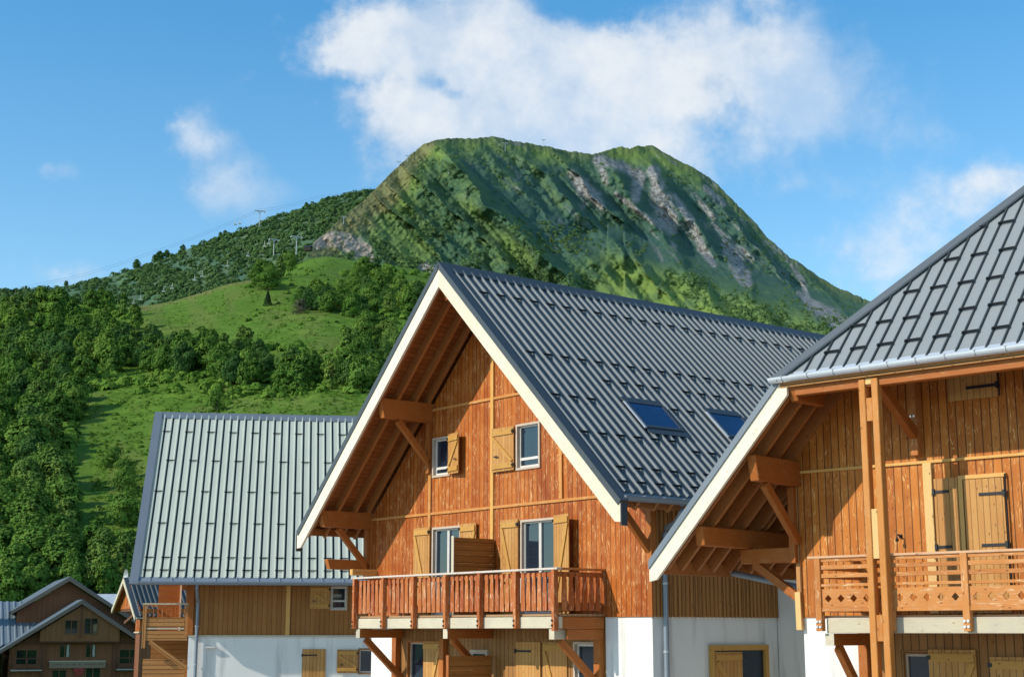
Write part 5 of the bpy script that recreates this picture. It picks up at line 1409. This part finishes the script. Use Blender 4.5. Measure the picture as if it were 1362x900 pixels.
LEAF = dict(mid=leaf_mat('green_foliage', (.070, .170, .030), (.185, .310, .060)), dark=leaf_mat('dark_foliage', (.042, .115, .034), (.115, .215, .055)),
            light=leaf_mat('light_foliage', (.100, .195, .042), (.215, .330, .075)), con=leaf_mat('conifer_foliage', (.010, .030, .014), (.028, .06, .024), .1), grey=leaf_mat('grey_twigs', (.09, .10, .07), (.15, .16, .11), .2))
BARK = simple('bark', (.085, .065, .05), .9, 0, .2, .4, 8)
def trunk_mesh(h, kind, r):
    mb = MB(); top = h * (.72 if kind not in ('conifer',) else .95); rb = h * (.022 if kind != 'bush' else .03)
    lean = (r.uniform(-.03, .03) * h, r.uniform(-.03, .03) * h)
    pts = [(lean[0] * t * t, lean[1] * t * t, top * t - (.25 if t == 0 else 0)) for t in (0, .15, .4, .7, 1.0)]
    mb.tube(pts, [rb * 1.25, rb, rb * .75, rb * .5, rb * .15], 7)
    if kind != 'conifer':
        for i in range(7):
            z = h * r.uniform(.2, .6); a = r.uniform(0, 6.28); l = h * r.uniform(.12, .24)
            mb.tube([(lean[0] * .3, lean[1] * .3, z), (math.cos(a) * l * .5, math.sin(a) * l * .5, z + l * .45), (math.cos(a) * l, math.sin(a) * l, z + l * 1.0)], [rb * .5, rb * .33, rb * .1], 5)
    return mb
PROTO = {}
def make_protos():
    sv = MB.S, MB.DZ; MB.S, MB.DZ = 1.0, 0.0
    for kind, leaf, n in (('round', 'mid', 4), ('tall', 'mid', 3), ('birch', 'light', 3), ('bush', 'mid', 3), ('round', 'dark', 2), ('bush', 'grey', 1), ('conifer', 'con', 2), ('round', 'light', 2)):
        for i in range(n):
            r = np.random.default_rng(500 + len(PROTO) * 13 + i)
            h = 10.0
            C, N_, L = crown_points(r, h, kind)
            me = quads_mesh('crown', C, N_, .30 if kind != 'conifer' else .24, LEAF[leaf], L, seed=i + 3)
            tm = trunk_mesh(h, kind, r)
            PROTO.setdefault((kind, leaf), []).append((me, tm))
    MB.S, MB.DZ = sv
def place_tree(p, h, kind, leaf, name, label, cat='tree', group=None, r=None):
    me, tm = PROTO[(kind, leaf)][int(r.integers(len(PROTO[(kind, leaf)])))]
    sv = MB.S, MB.DZ; MB.S, MB.DZ = 1.0, 0.0
    if not isinstance(tm, bpy.types.Mesh):
        o = tm.build('trunk', BARK); mesh = o.data
        lst = PROTO[(kind, leaf)]; lst[[i for i, q in enumerate(lst) if q[0] is me][0]] = (me, mesh); bpy.data.objects.remove(o); tm = mesh
    MB.S, MB.DZ = sv
    e = empty(name, p, float(r.uniform(0, 6.28)))
    s = h * .75 / 10.0; w = s * float(r.uniform(.88, 1.18)); e.scale = (w, w, s)
    tag(e, label, cat, group)
    for nm, m_ in (('trunk', tm), ('crown', me)):
        o = bpy.data.objects.new(nm, m_); COL.objects.link(o); o.parent = e
    return e

TREES = [0]
def plant(region, n, hr, kinds, r, label, group, mind=5, name='tree'):
    """scatter n trees over a picture polygon of the hill, keeping a minimum distance between trunks"""
    xs = [p[0] for p in region]; ys = [p[1] for p in region]; got = []; tries = 0
    while len(got) < n and tries < n * 60:
        tries += 1
        x, y = r.uniform(min(xs), max(xs)), r.uniform(min(ys), max(ys))
        ins = False; j = len(region) - 1
        for i in range(len(region)):
            if (region[i][1] > y) != (region[j][1] > y) and x < (region[j][0] - region[i][0]) * (y - region[i][1]) / (region[j][1] - region[i][1]) + region[i][0]: ins = not ins
            j = i
        if not ins: continue
        p = hill_point(x, y)
        if any((p - q).length < mind for q in got): continue
        got.append(p)
        k = kinds[int(r.integers(len(kinds)))]
        place_tree(p - Vector((0, 0, .3)), float(r.uniform(*hr)), k[0], k[1], name, label, 'tree', group, r); TREES[0] += 1
    return len(got)

def build_trees():
    make_protos(); r = np.random.default_rng(77)
    R1, T1, B1, U1, DK, LT = ('round', 'mid'), ('tall', 'mid'), ('birch', 'light'), ('bush', 'mid'), ('round', 'dark'), ('round', 'light')
    g = 'deciduous trees of the wood on the left slope'; l = 'green deciduous tree in the dense wood on the left slope'
    plant([(-25, 410), (100, 408), (178, 418), (182, 440), (150, 455), (-25, 465)], 27, (11, 15), [R1, T1, T1, B1], r, l, g, 7)
    plant([(-25, 468), (150, 455), (188, 470), (172, 500), (90, 520), (-25, 520)], 38, (11, 15), [R1, T1, T1, DK, B1], r, l, g, 6)
    plant([(-25, 515), (80, 515), (98, 550), (84, 600), (66, 640), (-25, 640)], 34, (10, 14), [R1, T1, DK, R1, LT], r, l, g, 5.5)
    plant([(-25, 640), (70, 640), (88, 700), (118, 760), (118, 800), (-25, 812)], 46, (8.5, 12), [R1, LT, R1, B1, T1], r, l, g, 4.2)
    g = 'trees of the belt across the meadow'; l = 'leafy tree in the belt of trees crossing the meadow'
    plant([(188, 462), (330, 472), (430, 500), (520, 500), (535, 530), (440, 528), (330, 515), (195, 492)], 50, (8.5, 12.5), [R1, R1, DK, T1, B1], r, l, g, 5)
    plant([(470, 440), (525, 450), (540, 500), (500, 500), (450, 470)], 16, (8, 11), [R1, LT, B1], r, l, g, 5)
    g = 'clump of trees in the upper meadow'; l = 'bushy tree in the clump standing in the middle of the upper meadow'
    plant([(398, 402), (450, 404), (486, 424), (480, 432), (440, 420), (400, 412)], 16, (9, 13), [R1, DK, U1], r, l, g, 5)
    g = 'trees under the pale rock face'; l = 'leafy tree below the pale rock face left of the roof peak'
    plant([(455, 358), (500, 362), (562, 400), (556, 420), (520, 430), (480, 405)], 24, (9, 13), [R1, DK, R1, B1], r, l, g, 7)
    g = 'trees on the meadow crest'; l = 'leafy tree on the meadow crest below the lift pylons'
    plant([(338, 382), (380, 352), (392, 362), (372, 380), (345, 392)], 12, (9, 13), [R1, T1, B1, U1], r, l, g, 6)
    g = 'trees beside the pale roof'; l = 'leafy tree on the lower meadow just above the pale roof'
    plant([(150, 590), (195, 640), (178, 720), (150, 690)], 3, (6, 9), [R1, U1], r, l, g, 6)
    plant([(120, 730), (178, 745), (170, 790), (130, 790)], 8, (7, 10), [B1, LT, T1], r, 'pale young tree in front of the wood next to the pale roof edge', 'young trees by the pale roof edge', 4)
    for x, y, h, k, nm, lab in ((356, 405, 8.2, ('conifer', 'con'), 'conifer', 'lone dark conifer standing on the open meadow'), (398, 420, 7, ('bush', 'grey'), 'bush', 'grey leafless looking bush right of the lone conifer on the meadow'),
                                (288, 548, 7.5, ('bush', 'mid'), 'tree', 'single round bushy tree on the meadow straight above the pale roof ridge'), (152, 625, 6, ('bush', 'mid'), 'bush', 'low round bush on the steep grass left of the pale roof'),
                                (190, 480, 10, ('round', 'dark'), 'tree', 'dark rounded tree at the right end of the left wood')):
        place_tree(hill_point(x, y) - Vector((0, 0, .2)), h, k[0], k[1], nm, lab, 'tree' if nm != 'bush' else 'bush', None, r)
    # skyline trees on the far ridge, one by one
    for x, h in ((88, 11), (182, 17), (207, 15), (213, 18), (222, 15), (243, 14), (293, 12), (300, 12), (408, 10)):
        py, d = ridge_point(np.array([float(x)]), np.array([1.0])); p = at(x, float(py[0]) + 1.5, float(d[0]))
        place_tree(p - Vector((0, 0, .5)), h, 'round', 'dark', 'tree', 'small dark tree on the skyline of the brush covered ridge', 'tree', 'skyline trees on the ridge', r)

def bush_mass(name, P, S, mat, nq, seed, kind='stuff', flat=.8):
    """many low bushes in one mesh: leaf clumps over half ellipsoids"""
    r = np.random.default_rng(seed); n = len(P)
    d = r.normal(size=(n, nq, 3)); d /= np.linalg.norm(d, axis=2, keepdims=True); d[..., 2] = np.abs(d[..., 2]) * 1.1 - .15
    rad = S[:, None] * r.uniform(.65, 1.1, (n, nq))
    C = P[:, None, :] + d * rad[..., None] * np.array([1, 1, flat])
    leaf = np.clip(r.uniform(0, .8, (n, 1)) + r.uniform(-.2, .3, (n, nq)), 0, 1)
    size = np.repeat(S, nq) * .36
    me = quads_mesh(name, C.reshape(-1, 3), (d + np.array([0, 0, .3])).reshape(-1, 3), size, mat, leaf.ravel(), seed=seed)
    o = bpy.data.objects.new(name, me); COL.objects.link(o); o['kind'] = kind
    return o

def build_brush():
    r = np.random.default_rng(5)
    # the far ridge: continuous brush
    n = 10500; px = r.uniform(-120, 560, n); v = r.uniform(.0, 1.0, n) ** .9
    py, d = ridge_point(px, v); x, z = ray(px, py)
    tone = fbm(px / 40, py / 25, 3, 300)
    keep = r.uniform(0, 1, n) < .35 + 1.2 * sstep(tone, .35, .6)
    P = np.stack([x * d, d, z * d + H], -1)[keep]
    bush_mass('ridge_brush', P, r.uniform(2.2, 6.2, len(P)), leaf_mat('ridge_brush_leaves', (.034, .085, .036), (.090, .165, .056)), 26, 1)
    # mountain side: scattered bushes and small trees, denser low down
    n = 20000; px = r.uniform(440, 1140, n); v = r.uniform(0, .97, n) ** 1.3
    py, d = mountain_point(px, v); x, z = ray(px, py)
    tone = fbm(px / 30, py / 22, 3, 310)
    low = sstep(py - (px - 808) * .33 - 325, -20, 30) * (px > 780) + sstep(py, 250, 360) * (px <= 780) + .12
    keep = (r.uniform(0, 1, n) < np.clip(low, 0, 1) * sstep(tone, .38, .62)) & (py < 455)
    keep &= ~((px < 575) & (py < 330 - (px - 420) * .86 + 45) & (r.uniform(0, 1, n) < .9))
    P = np.stack([x * d, d, z * d + H], -1)[keep]
    bush_mass('mountain_scrub', P, r.uniform(.9, 3.0, len(P)), leaf_mat('mountain_scrub_leaves', (.060, .135, .056), (.140, .225, .072)), 26, 2, flat=1.25)
    # low bushes on the meadow hill, around and under the trees
    pts = []; S = []
    def sprinkle(reg, n, s0, s1):
        for _ in range(n):
            x_, y_ = r.uniform(reg[0], reg[1]), r.uniform(reg[2], reg[3]); pts.append(hill_point(x_, y_)); S.append(r.uniform(s0, s1))
    sprinkle((-40, 170, 410, 520), 420, 1.0, 3.0); sprinkle((-40, 95, 500, 640), 460, .9, 2.6); sprinkle((-40, 95, 640, 812), 560, .7, 2.0); sprinkle((185, 540, 462, 530), 300, .8, 2.3)
    sprinkle((455, 570, 355, 470), 190, .8, 2.6); sprinkle((330, 500, 350, 440), 80, .6, 1.6); sprinkle((150, 400, 530, 560), 22, .4, 1.0); sprinkle((130, 195, 560, 760), 70, .3, 1.0)
    sprinkle((560, 1050, 440, 640), 330, .9, 3.0); sprinkle((-320, -40, 430, 800), 420, .9, 3.0)
    bush_mass('undergrowth', np.array([tuple(p) for p in pts]), np.array(S), leaf_mat('undergrowth_leaves', (.055, .140, .020), (.160, .280, .045)), 60, 3)
    # coarse grass tufts that give the meadow its nap
    n = 16000; px = r.uniform(120, 560, n); py = r.uniform(345, 720, n)
    pts = np.array([tuple(hill_point(a, b)) for a, b in zip(px, py)])
    keep = fbm(px / 14, py / 7, 3, 400) > .46
    pts = pts[keep]
    bush_mass('meadow_grass', pts, r.uniform(.22, .6, len(pts)), leaf_mat('tall_grass', (.050, .110, .012), (.105, .185, .026)), 9, 6, flat=.7)

# ================================================================== ski lift
def build_lift():
    MB.S, MB.DZ = 1.0, 0.0
    def pylon(x, yt, yb, d, label, rz, group=None, wide=.34):
        p = at(x, yb, d); h = (yb - yt) / F * d * 1.02
        e = empty('lift_pylon', p, rz); tag(e, label, 'lift pylon', group)
        m = MB(); m.tube([(0, 0, -1.5), (0, 0, h)], [h * .032, h * .022], 8); m.build('mast', M['grey_paint'], e)
        m = MB(); m.box(-h * wide, h * wide, -h * .02, h * .02, h * .95, h, 0); m.beam((-h * .2, 0, h * .96), (0, 0, h * .82), h * .03, h * .03); m.beam((h * .2, 0, h * .96), (0, 0, h * .82), h * .03, h * .03); m.build('crossarm', M['grey_paint'], e)
        for s in (-1, 1):
            m = MB(); m.box(s * h * wide - h * .02, s * h * wide + h * .02, -h * .16, h * .16, h * .90, h * .95, 1); m.build('sheave_train', M['grey_paint'], e)
        return p + Vector((0, 0, h))
    g = 'small lift pylons on the mountain spur'
    pylon(345, 279, 299, 1890, 'tall T shaped ski lift pylon on the ridge skyline in front of a cloud', .4)
    pylon(364, 317, 336, 760, 'left one of the two pale lift pylons above the meadow crest', .5)
    pylon(394, 313, 335, 760, 'right one of the two pale lift pylons beside the pale rock face', .5)
    for x, yt, yb, lab in ((597, 212, 230, 'pale lift pylon in the shaded gully under the left summit shoulder'), (672, 189, 201, 'lift pylon on the grass just below the main summit'), (723, 185, 194, 'thin lift pylon on the skyline right of the summit'),
                           (530, 214, 224, 'lower one of two lift pylons on the steep left skyline of the spur'), (542, 206, 216, 'upper one of two lift pylons on the steep left skyline of the spur'), (457, 287, 299, 'small lift pylon on the tan ski run')):
        px = np.array([float(x)]); cy = np.interp(x, CREST[:, 0], CREST[:, 1]); fy = max(np.interp(x, FOOTY[:, 0], FOOTY[:, 1]), cy + 25)
        yb2 = max(yb, cy + .5); v = np.array([(fy - yb2) / (fy - cy)])
        py, d = mountain_point(px, v); pylon(x, yt, yb2, float(d[0]), lab, .3, None, .3)
    # two rope spans up the ridge
    mpts = [at(-60, 394, 1790), at(60, 378, 1820), at(180, 345, 1850), at(345, 281, 1890), at(420, 264, 1900), at(500, 248, 1930)]
    for k_, dz in ((0, 0), (1, 3.0)):
        m = MB(); pp = []
        for a, b in zip(mpts, mpts[1:]):
            for t in np.linspace(0, 1, 7)[:-1]:
                q = a.lerp(b, float(t)); q.z -= 12 * t * (1 - t); q.z += dz; pp.append(q)
        m.tube(pp, .08, 4, caps=False); o = m.build('lift_cable', M['iron'])
        tag(o, ('lower' if k_ == 0 else 'upper') + ' steel cable of the ski lift running up along the ridge skyline', 'cable')
    # chairs in front of the dark brush
    first = None
    for x, y in ((178, 404), (187, 399), (218, 388), (229, 384), (259, 373), (269, 368), (303, 354), (330, 341), (352, 328), (358, 325)):
        d = 760.0
        if first is None:
            e = empty('lift_chair', at(x, y, d), .5)
            m = MB(); m.box(-.9, .9, -.25, .3, -.1, .06); m.build('seat', M['white'], e)
            m = MB(); m.box(-.9, .9, .3, .4, .06, .75); m.build('backrest', M['white'], e)
            m = MB(); m.tube([(0, .35, .9), (0, .3, 2.2), (0, 0, 3.2)], .11, 6); m.build('hanger', M['white'], e); first = e
        else:
            e = dup(first, None); e.location = at(x, y, d)
        tag(e, 'small white lift chair hanging in front of the dark brush covered ridge', 'lift chair', 'lift chairs below the ridge')
    for x, y in ((313, 299), (319, 298)):
        e = dup(first, None); e.location = at(x, y, 1880); e.scale = (2.2, 2.2, 2.2); tag(e, 'tiny lift chair hanging in the open sky left of the tall ridge pylon', 'lift chair', 'lift chairs in the sky')
    # hut at the foot of the pale rock
    MB.DZ = 0
    p = at(410, 331, 770); e = empty('hut', p, -.3); tag(e, 'tiny dark hut beside the pale rock face above the meadow', 'hut')
    m = MB(); m.box(-3.2, 3.2, -2, 2, -2, 1.6, 0); m.build('wall', M['dark'], e); e.scale = (.6, .6, .6)
    m = MB(); m.face([(-3.6, -2.4, 1.5), (3.6, -2.4, 1.5), (3.6, 0, 2.9), (-3.6, 0, 2.9)]); m.face([(-3.6, 0, 2.9), (3.6, 0, 2.9), (3.6, 2.4, 1.5), (-3.6, 2.4, 1.5)]); m.build('roof', M['trim_a'], e)

# ================================================================== sky, sun, camera
def build_world():
    w = bpy.data.worlds.new('World'); SC.world = w; w.use_nodes = True
    t = w.node_tree; t.nodes.clear(); k = NT(t)
    out = t.nodes.new('ShaderNodeOutputWorld'); bg = t.nodes.new('ShaderNodeBackground'); t.links.new(bg.outputs[0], out.inputs[0])
    el = math.radians(32); az = math.atan2(-.919, -.394)
    sky = k.n('ShaderNodeTexSky', {'sky_type': 'NISHITA', 'sun_disc': False, 'sun_elevation': el, 'sun_rotation': az, 'altitude': 1500.0, 'air_density': 1.0, 'dust_density': .4, 'ozone_density': 1.4})
    vec = k.n('ShaderNodeTexCoord').outputs['Generated']
    sp = k.n('ShaderNodeSeparateXYZ', None, i0=vec)
    y = k.m('MAXIMUM', sp.outputs[1], .02)
    X, Z = k.m('DIVIDE', sp.outputs[0], y), k.m('DIVIDE', sp.outputs[2], y)
    nz = k.noise(vec, 9.0, 9, .60); n2 = k.noise(vec, 2.6, 4, .5); nw = k.noise(vec, 34.0, 7, .62)
    Xw = k.m('MULTIPLY_ADD', k.m('SUBTRACT', nz, .5), .11, X); Zw = k.m('MULTIPLY_ADD', k.m('SUBTRACT', k.noise(k.n('ShaderNodeVectorMath', {'operation': 'ADD'}, i0=vec, i1=(3.1, 7.7, 1.3)).outputs[0], 7.0, 7, .56), .5), .11, Z)
    E = [(600, 50, 190, 78, 1.0), (505, 75, 90, 60, .75), (510, 195, 85, 72, 1.05), (650, 170, 170, 85, 1.15), (790, 130, 150, 95, 1.1), (880, 70, 170, 80, .9), (1040, 55, 130, 90, .75), (1080, 110, 75, 60, .55), (860, 185, 90, 50, .7), (700, 60, 120, 60, .8),
         (1190, 165, 95, 50, .42), (1080, 250, 75, 32, .38), (1290, 275, 110, 62, .66), (1350, 240, 60, 40, .5), (1165, 355, 95, 42, .85), (315, 275, 78, 44, 1.05), (262, 210, 42, 70, .72), (250, 170, 30, 36, .4), (300, 200, 40, 18, .3), (72, 235, 38, 22, .8), (300, 122, 55, 24, .2), (95, 362, 100, 26, .6), (170, 272, 20, 12, .25), (85, 320, 60, 40, .16), (985, 190, 60, 40, .25), (1180, 120, 150, 90, .30), (1060, 200, 110, 50, .25), (200, 330, 140, 50, .22)]
    holes = [(770, 8, 55, 26, .8), (585, 128, 50, 20, .75), (470, 128, 40, 14, .5), (1000, 25, 30, 22, .3), (930, 170, 40, 30, .3)]
    dens = 0.0
    for cx, cy, rx, ry, s in E + [(a, b, c, d, -e) for a, b, c, d, e in holes]:
        x0, z0 = ray(cx, cy); fx = rx * (1 + float(x0) ** 2) / F * 1.05; fz = ry / F * 1.12
        q = k.m('ADD', k.m('POWER', k.m('DIVIDE', k.m('ABSOLUTE', k.m('SUBTRACT', Xw, float(x0))), fx), 2.0), k.m('POWER', k.m('DIVIDE', k.m('ABSOLUTE', k.m('SUBTRACT', Zw, float(z0))), fz), 2.0))
        g = k.m('MULTIPLY', k.m('EXPONENT', k.m('MULTIPLY', q, -1.1)), s)
        dens = g if dens == 0.0 else k.m('ADD', dens, g)
    front = k.ramp(sp.outputs[1], .02, .2)
    dens = k.m('MULTIPLY', dens, front)
    back = k.m('MULTIPLY', k.m('MULTIPLY', k.ramp(n2, .40, .60), k.m('SUBTRACT', 1.0, front)), .9)  # unseen clouds behind the camera, spread and brightened as added fill light
    dens = k.m('ADD', dens, back)
    dn = k.m('ADD', dens, k.m('MULTIPLY_ADD', k.m('SUBTRACT', nz, .5), 2.2, k.m('MULTIPLY', k.m('SUBTRACT', nw, .5), 1.1)))
    cov = k.ramp(dn, .30, 1.30)
    cov = k.m('MULTIPLY', cov, k.ramp(dens, .04, .22))
    cov = k.m('MULTIPLY', cov, k.ramp(k.noise(vec, 6.5, 8, .62), .38, .64, .42, 1.0))
    cov = k.m('MULTIPLY', cov, k.ramp(sp.outputs[2], -.02, .05))
    shade = k.ramp(k.m('ADD', k.m('MULTIPLY', dn, .35), k.m('ADD', nz, k.m('MULTIPLY', nw, .5))), .65, 1.35)
    skyc = k.n('ShaderNodeHueSaturation', None, Hue=SKY['hue'], Saturation=SKY['sat'], Value=SKY['val'], Color=sky)
    # the clear sky colour is multiplied by a tint graded by height
    sky_grade = k.ramp(sp.outputs[2], .18, .42, 0.0, 1.0, smooth=False)
    skyc = k.mix(1.0, skyc, k.mix(sky_grade, SKY['g0'], SKY['g1']), 'MULTIPLY')
    cl = k.mix(shade, SKY['c0'], SKY['c1'])
    cl = k.mix(front, SKY['fill_cloud'], cl)
    k.set(bg.inputs[0], k.mix(k.m('MULTIPLY', cov, .92), skyc, cl)); bg.inputs[1].default_value = SKY['str']
    sun = bpy.data.lights.new('sun', 'SUN'); sun.energy = SKY['sun']; sun.angle = math.radians(.53); sun.color = (1.0, .91, .78)
    so = bpy.data.objects.new('sun', sun); COL.objects.link(so)
    s = Vector((-.919 * math.cos(el), -.394 * math.cos(el), math.sin(el)))
    so.rotation_euler = s.to_track_quat('Z', 'Y').to_euler(); so.location = (-60, -30, 60)

SKY = dict(str=.10, sun=4.4, hue=.5, sat=1.0, val=1.0, g0=(1.80, 2.22, 2.08), g1=(.84, 1.99, 2.30), fill_cloud=(7.5, 7.3, 6.9), c0=(5.9, 6.9, 8.1), c1=(8.8, 9.1, 9.4))

def build_camera():
    c = bpy.data.cameras.new('camera'); o = bpy.data.objects.new('camera', c); COL.objects.link(o)
    o.location = (0, 0, H); o.rotation_euler = (math.radians(90) + PITCH, 0, 0)
    c.sensor_fit = 'HORIZONTAL'; c.sensor_width = 36.0; c.lens = F / 1362 * 36.0
    c.clip_start = .5; c.clip_end = 20000
    SC.camera = o

build_world(); build_camera(); build_ground(); build_mountain(); build_ridge(); build_hill()
build_centre(); build_right(); build_left(); build_hotel(); build_small()
build_trees(); build_brush(); build_lift()
SC.view_settings.view_transform = 'Standard'; SC.view_settings.look = 'None'; SC.view_settings.exposure = 0; SC.view_settings.gamma = 1
SC.render.engine = 'CYCLES'
SC.cycles.max_bounces = 8; SC.cycles.diffuse_bounces = 4; SC.cycles.glossy_bounces = 3; SC.cycles.transmission_bounces = 3
SC.cycles.use_denoising = True
